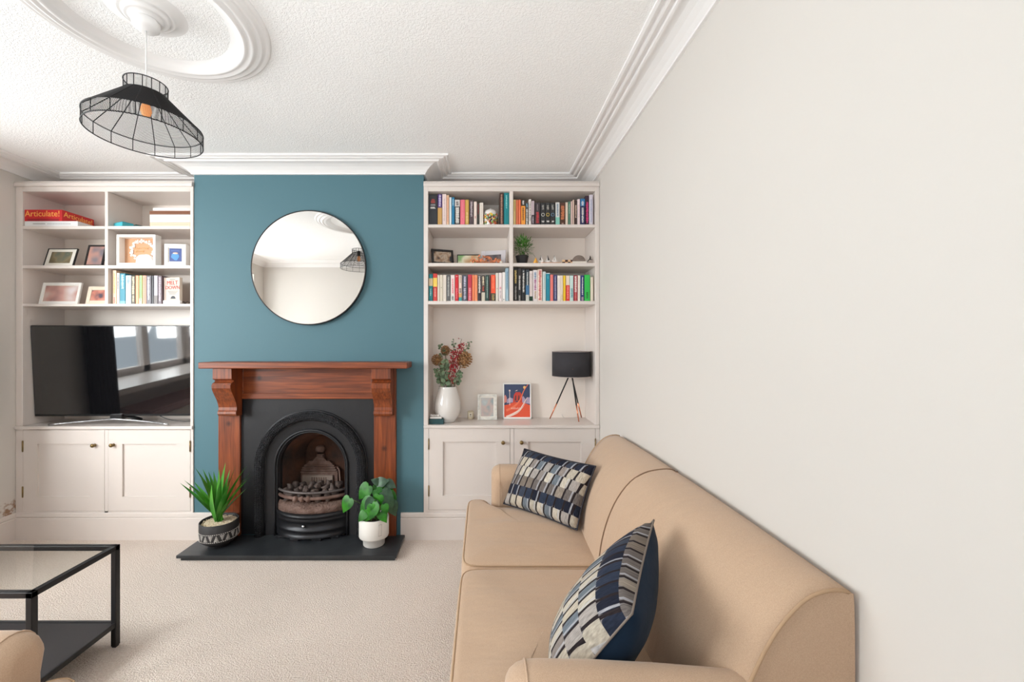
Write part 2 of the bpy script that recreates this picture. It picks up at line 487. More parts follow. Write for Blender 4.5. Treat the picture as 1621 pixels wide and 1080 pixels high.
# chimney breast with the fire opening left open
FX0, FX1, FZ1 = -1.52, -0.98, 0.84
bm = new()
box(bm, BL, FX0, YB, YA, 0, ZC); box(bm, FX1, BR, YB, YA, 0, ZC); box(bm, FX0, FX1, YB, YA, FZ1, ZC)
struct('wall_chimney_breast', bm, BLUE)
# left wall with the bay opening (y 2.35 .. -0.15), head at 2.5
bm = new()
box(bm, XL - 0.1, XL, 2.35, YA, 0, ZC); box(bm, XL - 0.1, XL, YF - 0.1, -0.15, 0, ZC); box(bm, XL - 0.1, XL, -0.15, 2.35, 2.5, ZC)
STAIN = mat('white_wall_paint_with_damp_marks', (211, 206, 200), 0.55)
nt = STAIN.node_tree; nb = nt.nodes['Principled BSDF']; tc_ = nt.nodes['Texture Coordinate']; N_, L_n = nt.nodes.new, nt.links.new
vd = N_('ShaderNodeVectorMath'); vd.operation = 'DISTANCE'; vd.inputs[1].default_value = (XL, 2.96, 0.20); L_n(tc_.outputs['Object'], vd.inputs[0])
mr = N_('ShaderNodeMapRange'); mr.inputs['From Min'].default_value = 0.02; mr.inputs['From Max'].default_value = 0.22; mr.inputs['To Min'].default_value = 0.22; mr.inputs['To Max'].default_value = -0.25
L_n(vd.outputs['Value'], mr.inputs['Value']); nz_ = N_('ShaderNodeTexNoise'); nz_.inputs['Scale'].default_value = 26; nz_.inputs['Detail'].default_value = 5; L_n(tc_.outputs['Object'], nz_.inputs['Vector'])
ad = N_('ShaderNodeMath'); ad.operation = 'ADD'; L_n(mr.outputs[0], ad.inputs[0]); L_n(nz_.outputs['Fac'], ad.inputs[1])
cr = N_('ShaderNodeValToRGB'); cr.color_ramp.elements[0].position = 0.60; cr.color_ramp.elements[0].color = rgb((211, 206, 200)); cr.color_ramp.elements[1].position = 0.74; cr.color_ramp.elements[1].color = rgb((150, 118, 92))
L_n(ad.outputs[0], cr.inputs[0]); L_n(cr.outputs[0], nb.inputs['Base Color'])
struct('wall_left', bm, STAIN)


def slab_between(bm, a, b, t, z0, z1, mi=0):
    a, b = Vector((a[0], a[1])), Vector((b[0], b[1])); d = (b - a).normalized(); n = Vector((-d.y, d.x)) * t
    prism(bm, [tuple(a), tuple(b), tuple(b + n), tuple(a + n)], z0, z1, 'Z', mi)


BAY = [(XL - 0.1, 2.35), (-4.0, 1.8), (-4.0, 0.4), (XL - 0.1, -0.15)]
bm = new()
for a, b in zip(BAY, BAY[1:]):
    slab_between(bm, a, b, -0.12, 0, 0.92); slab_between(bm, a, b, -0.12, 2.45, ZC)
prism(bm, [(x, y) for x, y in BAY], 2.5, 2.54, 'Z')
struct('wall_bay', bm, WHITE_WALL)
for k, (a, b) in enumerate(zip(BAY, BAY[1:])):
    fr = new(); A, B = Vector(a), Vector(b); d = (B - A); Ln = d.length; d.normalize(); nrm = Vector((-d.y, d.x)) * -1

    def seg(s0, s1, z0, z1, t0=0.0, t1=0.07):
        q = [A + d * s0 + nrm * t0, A + d * s1 + nrm * t0, A + d * s1 + nrm * t1, A + d * s0 + nrm * t1]
        prism(fr, [tuple(v) for v in q], z0, z1, 'Z')
    seg(0, 0.07, 0.92, 2.45); seg(Ln - 0.07, Ln, 0.92, 2.45); seg(0, Ln, 0.92, 0.99); seg(0, Ln, 2.38, 2.45)
    seg(0.07, Ln - 0.07, 1.68, 1.73)
    if k == 1: seg(Ln / 2 - 0.05, Ln / 2 + 0.05, 0.92, 2.45)
    W = struct('window_%d' % (k + 1), fr, GLOSSW)
    g = new(); q = [A + nrm * 0.03, B + nrm * 0.03, B + nrm * 0.036, A + nrm * 0.036]
    prism(g, [tuple(v) for v in q], 0.985, 2.385, 'Z'); obj('window_glass', g, GLASS, W)
bm = new(); prism(bm, [(XL + 0.02, 2.35), (-3.95, 1.8), (-3.95, 0.4), (XL + 0.02, -0.15)], 0.86, 0.915, 'Z'); struct('trim_1', bm, GLOSSW)
# wall behind the camera with an invented sash window, added to let fill light in
bm = new()
box(bm, XL - 0.1, -1.15, YF - 0.1, YF, 0, ZC); box(bm, 0.05, XR, YF - 0.1, YF, 0, ZC)
box(bm, -1.15, 0.05, YF - 0.1, YF, 0, 0.75); box(bm, -1.15, 0.05, YF - 0.1, YF, 2.35, ZC)
struct('wall_front', bm, WHITE_WALL)
bm = new()
for (a, b, c, d) in ((-1.15, -1.08, 0.75, 2.35), (-0.02, 0.05, 0.75, 2.35), (-1.15, 0.05, 0.75, 0.83), (-1.15, 0.05, 2.28, 2.35), (-1.15, 0.05, 1.52, 1.58)):
    box(bm, a, b, YF - 0.09, YF - 0.02, c, d)
W = struct('window_4', bm, GLOSSW)
bm = new(); box(bm, -1.1, 0.0, YF - 0.06, YF - 0.054, 0.8, 2.3); obj('window_glass', bm, GLASS, W)

# cornice all round, with mitred corners
ROOM = [(XL, YA), (XL, YF), (XR, YF), (XR, YA), (BR, YA), (BR, YB), (BL, YB), (BL, YA)]


def offset_poly(poly, p, closed=True):
    out = []; n = len(poly)
    for i in range(n):
        a, b, c = Vector(poly[i - 1]), Vector(poly[i]), Vector(poly[(i + 1) % n])
        d1, d2 = (b - a).normalized(), (c - b).normalized()
        if not closed and i == 0: d1 = d2
        if not closed and i == n - 1: d2 = d1
        n1, n2 = Vector((-d1.y, d1.x)), Vector((-d2.y, d2.x))
        m = (n1 + n2); m = m / (m.dot(n1)) if m.length > 1e-6 else n1
        out.append(b + m * p)
    return out


PROF = [(0.195, 0.0), (0.195, 0.010), (0.183, 0.014), (0.178, 0.005), (0.163, 0.005), (0.158, 0.013), (0.148, 0.016), (0.143, 0.008),
        (0.128, 0.010), (0.123, 0.019), (0.113, 0.021), (0.108, 0.012), (0.098, 0.014), (0.08, 0.018), (0.055, 0.028), (0.032, 0.044),
        (0.016, 0.060), (0.014, 0.068), (0.0, 0.068)]
bm = new(); rings = []
for p, d in PROF:
    rings.append([Vector((q.x, q.y, ZC - d)) for q in offset_poly(ROOM, p)])
quads(bm, rings, close=True, smooth=False)
struct('trim_2', bm, PLASTER)

# skirting: plain board with a bead, along breast and under the alcove cupboards, and up the side walls


def skirting(name, path, h=0.194):
    prof = [(0.0, h), (0.010, h), (0.016, h - 0.006), (0.018, h - 0.028), (0.012, h - 0.034), (0.020, h - 0.040), (0.022, 0.0)]
    b = new(); rings = []
    for p, z in prof:
        rings.append([Vector((q.x, q.y, z)) for q in offset_poly(path, p, closed=False)])
    quads(b, rings, smooth=False)
    struct(name, b, GLOSSW)


skirting('baseboard_back_right', [(XR, YB - 0.001), (-0.60, YB - 0.001)])
skirting('baseboard_back_left', [(-1.93, YB - 0.001), (XL, YB - 0.001)])
skirting('baseboard_left', [(XL, YB), (XL, 2.36)])
skirting('baseboard_right', [(XR, YF), (XR, YB)])
skirting('baseboard_front', [(XL, YF), (XR, YF)])

# ================================================================== ALCOVE SHELVING
YFR = 2.992     # front plane of the face frames


def shelving(side, x0, x1, xs0, xs1, div, ztop, zrail, shelves, zbot):
    """x0,x1 outer; xs0,xs1 inner opening; div = divider (x,x); shelves = [(ztop,zbot)..]"""
    t = thing('bookcase', 'tall white painted bookcase filling the %s of the chimney breast, upper open shelves' % side, 'bookcase', ((x0 + x1) / 2, 3.15, zbot))
    g = 0.0015
    b = new(); box(b, x0 + g, x1 - g, 3.295, YA - 0.001, zbot, ztop - 0.03); obj('back_panel', b, SATINW, t)
    for (a, c) in ((x0 + g, xs0), (xs1, x1 - g)):
        b = new(); box(b, a, c, YFR, 3.295, zbot, ztop, bev=0.002, seg=1); obj('side_panel', b, GLOSSW, t)
    b = new(); box(b, xs0, xs1, YFR, 3.01, zrail, ztop, bev=0.002, seg=1); box(b, xs0, xs1, 3.01, 3.295, zrail + 0.0, zrail + 0.018)
    obj('top_panel', b, GLOSSW, t)
    b = new(); box(b, x0 + g, x1 - g, YFR - 0.014, YFR, ztop - 0.028, ztop - 0.002, bev=0.003); box(b, x0 + g, x1 - g, YFR - 0.012, 3.295, ztop, ztop + 0.008, bev=0.002)
    obj('cap_moulding', b, GLOSSW, t)
    b = new(); box(b, div[0], div[1], YFR, 3.295, shelves[-1][0], zrail, bev=0.002, seg=1); obj('divider', b, GLOSSW, t)
    for zt, zb in shelves:
        for (a, c) in ((xs0, div[0]), (div[1], xs1)) if zt != shelves[-1][0] else ((xs0, xs1),):
            b = new(); box(b, a, c, YFR, 3.295, zb, zt, bev=0.002, seg=1); obj('shelf', b, GLOSSW, t)
    return t


def cupboard(side, x0, x1, doors, zt, zb, knob_px, wt):
    b = new(); box(b, x0 + 0.002, x1 - 0.002, YFR - 0.012, YA - 0.002, wt - 0.022, wt, bev=0.004)
    tag(obj('cupboard_worktop', b, GLOSSW, at=((x0 + x1) / 2, 3.15, wt - 0.022)), 'white painted worktop above the cupboard doors %s of the fireplace' % side, 'worktop')
    t = thing('cupboard', 'low white two door cupboard %s of the fireplace with brass knobs' % side, 'cupboard', ((x0 + x1) / 2, 3.15, 0.0))
    b = new(); z1 = wt - 0.0225
    xs = [x0 + 0.002, doors[0][0], doors[0][1], doors[1][0], doors[1][1], x1 - 0.002]
    for i in (0, 2, 4): box(b, xs[i], xs[i + 1], YFR, 3.02, 0.0, z1)
    box(b, xs[1], xs[4], YFR, 3.02, 0.0, zb); box(b, xs[1], xs[4], YFR, 3.02, zt, z1)
    box(b, x0 + 0.002, x1 - 0.002, 3.285, YA - 0.002, 0, z1); box(b, x0 + 0.002, x0 + 0.02, 3.02, 3.285, 0, z1); box(b, x1 - 0.02, x1 - 0.002, 3.02, 3.285, 0, z1)
    box(b, x0 + 0.02, x1 - 0.02, 3.02, 3.285, 0.16, 0.18)
    obj('body', b, GLOSSW, t)
    for k, (a, c) in enumerate(doors):
        g = 0.0022; r = 0.102; d = new()
        a2, c2, zb2, zt2 = a + g, c - g, zb + g, zt - g
        box(d, a2, a2 + r, YFR - 0.001, 3.018, zb2, zt2); box(d, c2 - r, c2, YFR - 0.001, 3.018, zb2, zt2)
        box(d, a2 + r, c2 - r, YFR - 0.001, 3.018, zt2 - r, zt2); box(d, a2 + r, c2 - r, YFR - 0.001, 3.018, zb2, zb2 + r)
        box(d, a2 + r, c2 - r, YFR + 0.011, 3.012, zb2 + r, zt2 - r)
        D = obj('door', d, GLOSSW, t)
        kx, kz = X_(knob_px[k][0], YFR), Z_(knob_px[k][1], YFR)
        kb = new(); lathe(kb, [(0.0, 0.030), (0.010, 0.029), (0.0145, 0.023), (0.013, 0.016), (0.007, 0.011), (0.0065, 0.005), (0.011, 0.002), (0.011, 0.0), (0, 0)], n=20,
                          mtx=Matrix.Translation((kx, YFR - 0.001, kz)) @ Matrix.Rotation(PI / 2, 4, 'X'))
        obj('knob', kb, BRASS, D, label='aged brass knob')
        hx = a + 0.001 if k == 0 else c - 0.001
        for hz in (zt - 0.12, zb + 0.14):
            hb = new(); tube(hb, [(hx, YFR - 0.004, hz - 0.035), (hx, YFR - 0.004, hz + 0.035)], 0.0045)
            for q in (-0.037, 0.037): ball(hb, (hx, YFR - 0.004, hz + q), 0.005, sub=1)
            obj('hinge', hb, BRASS, D, label='brass butt hinge')
    return t


RS = [(2.295, 2.272), (2.014, 1.989), (1.737, 1.712)]
LS = [(2.283, 2.261), (1.997, 1.974), (1.716, 1.697)]
RX0, RX1 = -0.4355, XR - 0.001
LX0, LX1 = XL + 0.001, -2.1125
shelving('alcove right', RX0, RX1, -0.402, 0.817, (0.191, 0.218), 2.597, 2.537, RS, 0.832)
shelving('alcove left', LX0, LX1, -3.358, -2.136, (-2.759, -2.735), 2.597, 2.534, LS, 0.824)
cupboard('right', RX0, RX1, [(X_(678.5, YFR), X_(807.6, YFR)), (X_(813.5, YFR), X_(942.5, YFR))], Z_(677, YFR), 0.213, [(796.2, 700.2), (825.3, 700)], 0.832)
cupboard('left', LX0, LX1, [(X_(36.5, YFR), X_(165.9, YFR)), (X_(171, YFR), X_(301.6, YFR))], Z_(680.5, YFR), 0.205, [(150.7, 704.7), (180, 704.3)], 0.824)

# ================================================================== FIREPLACE
# hearth
t = thing('hearth', 'black slate hearth slab lying on the carpet before the fireplace', 'hearth', (-1.28, 2.84, 0))
b = new(); prism(b, [(-2.009, 2.684), (-0.568, 2.684), (-0.568, 2.9765), (-2.009, 2.9765)], 0.02, 0.04, 'Z', bev=0.002); obj('top_slab', b, SLATE, t)
b = new(); box(b, -1.989, -0.582, 2.70, 2.97, 0.0, 0.02); obj('base_slab', b, SLATE, t)
HZ = 0.04
# timber surround
t = thing('fireplace_surround', 'reddish pine fireplace surround with scrolled corbels and plain mantel shelf', 'fireplace', (-1.255, 2.98, HZ))
YS = 2.965
b = new(); box(b, -1.957, -0.522, 2.815, 2.998, 1.254, 1.297, bev=0.006, seg=3); obj('mantel_shelf', b, WOODX, t)
for (a, c, s) in ((-1.914, -1.757, 1), (-0.79, -0.632, -1)):
    b = new(); box(b, a, c, YS, 2.998, HZ, 1.254, bev=0.002, seg=1)
    box(b, a - 0.003, c + 0.003, YS - 0.009, YS, HZ, 0.20, bev=0.002); box(b, a - 0.002, c + 0.002, YS - 0.013, YS, 0.20, 0.212, bev=0.002)
    L = obj('leg', b, WOODZ, t)
for (a, c) in ((-1.872, -1.742), (-0.772, -0.642)):
    prof = [(0, 1.254), (0.125, 1.254), (0.125, 1.182), (0.118, 1.176), (0.104, 1.172), (0.100, 1.165), (0.106, 1.158), (0.128, 1.152), (0.137, 1.136), (0.136, 1.118),
            (0.124, 1.092), (0.103, 1.06), (0.083, 1.03), (0.069, 1.00), (0.062, 0.975), (0.064, 0.955), (0.072, 0.945), (0.074, 0.93), (0.068, 0.922), (0.062, 0.914), (0, 0.912)]
    b = new(); prism(b, [(YS - p, z) for p, z in prof], a, c, 'X')
    obj('corbel', b, WOODZ, t)
b = new(); box(b, -1.757, -0.79, 2.975, 2.998, 1.066, 1.254)
obj('frieze_panel', b, WOODX, t)
b = new(); box(b, -1.757, -0.79, YS - 0.004, 2.998, 1.026, 1.066, bev=0.004)
box(b, -1.757, -1.735, YS + 0.002, 2.975, 1.066, 1.254, bev=0.003); box(b, -0.812, -0.79, YS + 0.002, 2.975, 1.066, 1.254, bev=0.003)
obj('frieze_rail', b, WOODX, t)

# cast iron insert
AC, AZ = -1.247, 0.537
t = thing('cast_iron_fireplace', 'black cast iron arched fireplace insert with curved grate bars', 'fireplace', (AC, 2.99, HZ))


def arch(r, y, z0=HZ, n=32, cx=AC, cz=AZ, flat=1.0):
    pts = [Vector((cx - r, y, z0))]
    for k in range(1, 5): pts.append(Vector((cx - r, y, z0 + (cz - z0) * k / 5)))
    for k in range(n + 1):
        a = PI - PI * k / n; pts.append(Vector((cx + r * math.cos(a), y, cz + r * flat * math.sin(a))))
    for k in range(4, -1, -1): pts.append(Vector((cx + r, y, z0 + (cz - z0) * k / 5)))
    return pts


def to_rect(pts, x0, x1, z1, y):
    out = []
    for p in pts:
        if p.z <= AZ + 1e-6:
            out.append(Vector((x0 if p.x < AC else x1, y, p.z))); continue
        d = Vector((p.x - AC, 0, p.z - AZ)); k = 1e9
        if d.x > 1e-9: k = min(k, (x1 - AC) / d.x)
        if d.x < -1e-9: k = min(k, (x0 - AC) / d.x)
        if d.z > 1e-9: k = min(k, (z1 - AZ) / d.z)
        out.append(Vector((AC + d.x * k, y, AZ + d.z * k)))
    for cx_ in (x0, x1):
        j = min(range(len(out)), key=lambda i: (out[i] - Vector((cx_, y, z1))).length); out[j] = Vector((cx_, y, z1))
    return out


b = new(); a0 = arch(0.405, 2.984, n=64)
quads(b, [a0, to_rect(a0, -1.757, -0.79, 1.026, 2.984)], smooth=False)
quads(b, [arch(0.335, 2.972), arch(0.262, 2.980), arch(0.262, 2.99)], smooth=False)
box(b, -1.757, -1.745, 2.98, 2.997, HZ, 1.02); box(b, -0.802, -0.79, 2.98, 2.997, HZ, 1.02)
obj('iron_plate', b, IRON, t)
b = new(); tube(b, arch(0.368, 2.962, n=48), 0.033, n=14)
for rr_, yy_ in ((0.388, 2.9355), (0.374, 2.930), (0.360, 2.9305), (0.347, 2.937)):
    ln = arch(rr_, yy_, n=96); acc = 0.0
    for p_, q_ in zip(ln, ln[1:]):
        seg_ = (q_ - p_).length; d_ = acc
        while d_ < seg_:
            ball(b, p_.lerp(q_, d_ / seg_), 0.0052, sub=1, scale=(1, 0.8, 1)); d_ += 0.0135
        acc = d_ - seg_
obj('arch_moulding', b, IRON_T, t)
b = new(); tube(b, arch(0.403, 2.978, n=48), 0.007, n=8); tube(b, arch(0.393, 2.97, n=48), 0.004, n=6); tube(b, arch(0.334, 2.972, n=48), 0.005, n=6); obj('arch_fillet', b, IRON, t)
b = new(); tube(b, arch(0.262, 2.972, n=48), 0.008, n=8); tube(b, arch(0.248, 2.978, n=48), 0.006, n=8)
quads(b, [arch(0.248, 2.98), arch(0.236, 3.0), arch(0.234, 3.03)], smooth=False); obj('inner_bead', b, IRON, t)
b = new()
quads(b, [arch(0.234, 3.03), arch(0.205, 3.10), arch(0.165, 3.27)], smooth=True)
bk = arch(0.165, 3.27); c0 = b.verts.new((AC, 3.27, 0.3)); vs = [b.verts.new(p) for p in bk]
for i in range(len(vs) - 1): b.faces.new((vs[i], vs[i + 1], c0))
box(b, AC - 0.234, AC + 0.234, 3.0, 3.27, 0.20, 0.285)
obj('fire_chamber', b, SOOT, t)
b = new()
xa, xb = -1.447, -1.137
box(b, xa, xb, 3.21, 3.26, 0.285, 0.415, bev=0.004)
for k in range(4): box(b, xa + 0.012 * k, xb - 0.012 * k, 3.205 + 0.008 * k, 3.26, 0.415 + 0.014 * k, 0.427 + 0.014 * k, bev=0.003)
prism(b, [(xa + 0.05, 0.47), (xb - 0.05, 0.47), (xb - 0.075, 0.50), (xa + 0.075, 0.50)], 3.235, 3.262, 'Y')
prism(b, [(xa + 0.1, 0.50), (xb - 0.1, 0.50), (xb - 0.125, 0.53), (xa + 0.125, 0.53)], 3.24, 3.262, 'Y')
for k in range(3): lathe(b, [(0.0, 0), (0.03 + 0.004 * (k % 2), 0), (0.03, 0.007), (0, 0.007)], c=(-1.285, 3.25, 0.53 + 0.009 * k), n=16)
ball(b, (-1.285, 3.25, 0.592), 0.04, scale=(1, 0.6, 0.8), rough=0.5, seed=3)
for s in (-1, 1):
    tube(b, [(-1.292 + s * 0.15, 3.215, 0.46), (-1.292 + s * 0.175, 3.19, 0.44), (-1.292 + s * 0.19, 3.16, 0.38), (-1.292 + s * 0.215, 3.10, 0.30)], 0.006)
obj('fireback', b, RUST, t)
b = new(); box(b, -1.41, -1.172, 3.195, 3.212, 0.30, 0.40, bev=0.003)
for k in range(7): box(b, -1.335 + k * 0.018, -1.329 + k * 0.018, 3.19, 3.196, 0.325, 0.385, mi=1)
obj('firebrick', b, [ASH, RUST], t)


def arcpts(y_end, bulge, z, hw=0.245, n=24, cx=AC + 0.005):
    out = []
    for k in range(n + 1):
        s = -1 + 2 * k / n; out.append(Vector((cx + hw * s, y_end - bulge * (1 - s * s) ** 0.8 if abs(s) < 1 else y_end, z)))
    return out


b = new(); tube(b, arcpts(2.985, 0.095, 0.372, 0.24), 0.009, n=10); obj('grate_bar', b, mat('worn_iron', (92, 84, 82), 0.5, 0.5, bump=(80, 0.4, 0.003)), t)
b = new(); tube(b, arcpts(2.985, 0.095, 0.332, 0.236), 0.012, n=10)
for q in (-0.075, -0.03, 0.015): ball(b, (AC + q, 2.888, 0.330), 0.021, rough=0.3, seed=q * 50, scale=(0.9, 1, 1.1))
obj('grate_bar', b, RUST, t)
b = new()
quads(b, [arcpts(2.985, 0.06, 0.296, 0.235), arcpts(2.985, 0.095, 0.281, 0.245), arcpts(2.985, 0.122, 0.262, 0.25), arcpts(2.985, 0.118, 0.235, 0.25), arcpts(2.985, 0.10, 0.225, 0.25)])
obj('fire_basket', b, mat('rusty_relief', (96, 72, 62), 0.75, 0.1, bump=(75, 1.0, 0.012), var=(22, (126, 102, 92))), t)
b = new()
pr = [(0.10, 0.228), (0.13, 0.222), (0.135, 0.208), (0.122, 0.200), (0.118, 0.190), (0.128, 0.182), (0.112, 0.172), (0.105, 0.130), (0.120, 0.120), (0.124, 0.106), (0.108, 0.098), (0.112, 0.075), (0.125, 0.066), (0.12, 0.056)]
quads(b, [arcpts(2.985, p, z, 0.262) for p, z in pr])
for s in (-0.72, -0.3, 0.3, 0.72):
    box(b, AC + 0.262 * s - 0.03, AC + 0.262 * s + 0.03, 2.985 - 0.118 * (1 - s * s) ** 0.8, 2.99, HZ, 0.058, bev=0.003)
obj('ash_pan_cover', b, mat('black_grate_iron', (40, 40, 43), 0.38, 0.5, bump=(60, 0.25, 0.002)), t)
b = new(); ball(b, (AC - 0.01, 2.868, 0.148), 0.012, sub=2); tube(b, [(AC - 0.01, 2.885, 0.148), (AC - 0.01, 2.866, 0.148)], 0.006); obj('knob', b, CHROME, t, label='small steel knob')

# coals heaped behind the bars
protos = []
for i in range(4):
    m_ = new(); ball(m_, (0, 0, 0), 0.030, sub=2, rough=0.9, seed=i * 7 + 1, scale=(1.15, 0.9, 0.8))
    me = bpy.data.meshes.new('coal'); m_.to_mesh(me); m_.free(); me.materials.append(COAL); protos.append(me)
rc = random.Random(5); cnt = 0
for ly, (yy, zz) in enumerate(((2.945, 0.32), (2.975, 0.352), (3.03, 0.355), (3.085, 0.355))):
    hw = (0.14, 0.165, 0.17, 0.16)[ly]
    n = 6 if ly else 5
    for k in range(n):
        c = bpy.data.objects.new('coal_lump', protos[rc.randrange(4)]); COL.objects.link(c)
        c.location = (AC - 0.005 + hw * (-1 + 2 * k / (n - 1)) + rc.uniform(-0.008, 0.008), yy + rc.uniform(-0.008, 0.008), zz + rc.uniform(-0.006, 0.012))
        c.rotation_euler = (rc.uniform(0, 6), rc.uniform(0, 6), rc.uniform(0, 6)); s = rc.uniform(0.85, 1.15); c.scale = (s, s, s)
        tag(c, 'grey brown lump of imitation coal heaped in the fireplace grate', 'coal', 'coals in the fire grate')

# ================================================================== MIRROR
MC = Vector((-1.267, 2.978, 1.977)); MR = 0.4165
t = thing('round_mirror', 'large round wall mirror with thin black rim above the mantel', 'mirror', MC, (math.radians(-0.45), 0, 0))
mt = Matrix.Rotation(PI / 2, 4, 'X')
b = new(); lathe(b, [(MR - 0.006, 0.0), (MR - 0.006, 0.006), (MR, 0.007), (MR + 0.001, -0.013), (MR - 0.01, -0.015), (0, -0.015)], n=96, mtx=mt); obj('rim', b, FRAMEB, t, local=True)
b = new(); lathe(b, [(MR - 0.007, 0.002), (MR - 0.007, 0.004), (0, 0.004)], n=96, smooth=False, mtx=mt); obj('mirror_glass', b, MIRROR, t, local=True, recalc=True)

# ================================================================== CEILING ROSE + PENDANT
RC = (-1.318, 1.605)
b = new()
lathe(b, [(0.436, 0), (0.434, -0.006), (0.425, -0.012), (0.418, -0.008), (0.410, -0.010), (0.402, -0.018), (0.394, -0.022), (0.386, -0.016), (0.378, -0.019), (0.370, -0.028),
          (0.360, -0.031), (0.352, -0.024), (0.343, -0.027), (0.334, -0.032), (0.326, -0.028), (0.318, -0.016), (0.30, -0.006), (0.28, 0.0)], c=(RC[0], RC[1], ZC), n=96)
lathe(b, [(0.135, 0), (0.10, -0.006), (0.094, -0.014), (0.086, -0.018), (0.08, -0.014), (0.074, -0.024), (0.066, -0.03), (0.060, -0.026), (0.054, -0.034), (0.0, -0.034)], c=(RC[0], RC[1], ZC), n=48)
tag(obj('ceiling_rose', b, PLASTER, at=(RC[0], RC[1], ZC)), 'large round white plaster ceiling rose with concentric mouldings above the pendant lamp', 'ceiling rose')
t = thing('pendant_lamp', 'black wire mesh pendant lampshade hanging from the ceiling rose', 'pendant lamp', (RC[0], RC[1], 2.24))
b = new(); lathe(b, [(0.0, 2.692), (0.040, 2.692), (0.046, 2.684), (0.044, 2.664), (0.034, 2.655), (0.008, 2.65), (0.0, 2.65)], c=(RC[0], RC[1], 0), n=32); obj('ceiling_cap', b, PLASTER, t, label='white ceiling cap')
b = new(); tube(b, [(RC[0], RC[1], 2.652), (RC[0], RC[1], 2.42)], 0.0025, n=8); obj('cord', b, PLASTER, t, label='thin white cord')
zb_, z1_, z2_, z3_ = 2.236, 2.283, 2.398, 2.441; R0, R1 = 0.185, 0.069


def ring(bm, r, z, rad, n=64, seg=5):
    tube(bm, [(RC[0] + r * math.cos(2 * PI * k / n), RC[1] + r * math.sin(2 * PI * k / n), z) for k in range(n)], rad, n=seg, closed=True)


b = new()
for z, r in ((zb_, R0), (z1_, R0), (z2_, R1), (z3_, R1)): ring(b, r, z, 0.0021)
for k in range(16):
    a = 2 * PI * (k + 0.35) / 16; ca, sa = math.cos(a), math.sin(a)
    tube(b, [(RC[0] + R0 * ca, RC[1] + R0 * sa, zb_), (RC[0] + R0 * ca, RC[1] + R0 * sa, z1_), (RC[0] + R1 * ca, RC[1] + R1 * sa, z2_), (RC[0] + R1 * ca, RC[1] + R1 * sa, z3_)], 0.0016, n=5)
obj('shade_frame', b, WIRE, t)
b = new()
for k in range(1, 11): ring(b, R0, zb_ + (z1_ - zb_) * k / 11, 0.0006, 48, 4)
for k in range(1, 36):
    s = k / 36; ring(b, R0 + (R1 - R0) * s, z1_ + (z2_ - z1_) * s, 0.0009, 48, 4)
for k in range(1, 9): ring(b, R1, z2_ + (z3_ - z2_) * k / 9, 0.0006, 32, 4)
obj('shade_wires', b, WIRE, t)
b = new(); lathe(b, [(0, 2.425), (0.016, 2.425), (0.019, 2.41), (0.019, 2.37), (0, 2.37)], c=(RC[0], RC[1], 0), n=20)
for k in range(3):
    a = 2 * PI * k / 3; tube(b, [(RC[0], RC[1], 2.40), (RC[0] + R1 * math.cos(a), RC[1] + R1 * math.sin(a), z2_)], 0.0015, n=5)
obj('bulb_holder', b, BLACKM, t)
b = new(); lathe(b, [(0.010, 2.375), (0.012, 2.365), (0.017, 2.348), (0.0185, 2.336), (0.014, 2.321), (0.0, 2.314)], c=(RC[0], RC[1], 0), n=24)
obj('bulb', b, mat('glowing_amber_bulb', (236, 176, 120), 0.15, emit=((255, 150, 80), 0.45)), t, label='glowing amber bulb')

# ================================================================== SOFAS
END = [(0.50, 0.25), (0.535, 0.42), (0.55, 0.50), (0.57, 0.585), (0.60, 0.665), (0.638, 0.745), (0.68, 0.808), (0.726, 0.853), (0.767, 0.871), (0.805, 0.874), (0.828, 0.865), (0.836, 0.84), (0.838, 0.60), (0.838, 0.10)]
MID = [(0.44, 0.25), (0.48, 0.42), (0.495, 0.50), (0.508, 0.585), (0.535, 0.68), (0.575, 0.765), (0.63, 0.835), (0.69, 0.873), (0.75, 0.887), (0.80, 0.889), (0.826, 0.877), (0.836, 0.85), (0.838, 0.60), (0.838, 0.10)]


def smooth_line(pts, k=4):
    """Catmull-Rom through 2D/3D points"""
    pts = [Vector(p) for p in pts]; out = []
    for i in range(len(pts) - 1):
        p0 = pts[max(i - 1, 0)]; p1 = pts[i]; p2 = pts[i + 1]; p3 = pts[min(i + 2, len(pts) - 1)]
        for j in range(k):
            s = j / k
            out.append(0.5 * ((2 * p1) + (p2 - p0) * s + (2 * p0 - 5 * p1 + 4 * p2 - p3) * s * s + (3 * p1 - p0 - 3 * p2 + p3) * s ** 3))
    out.append(pts[-1]); return out


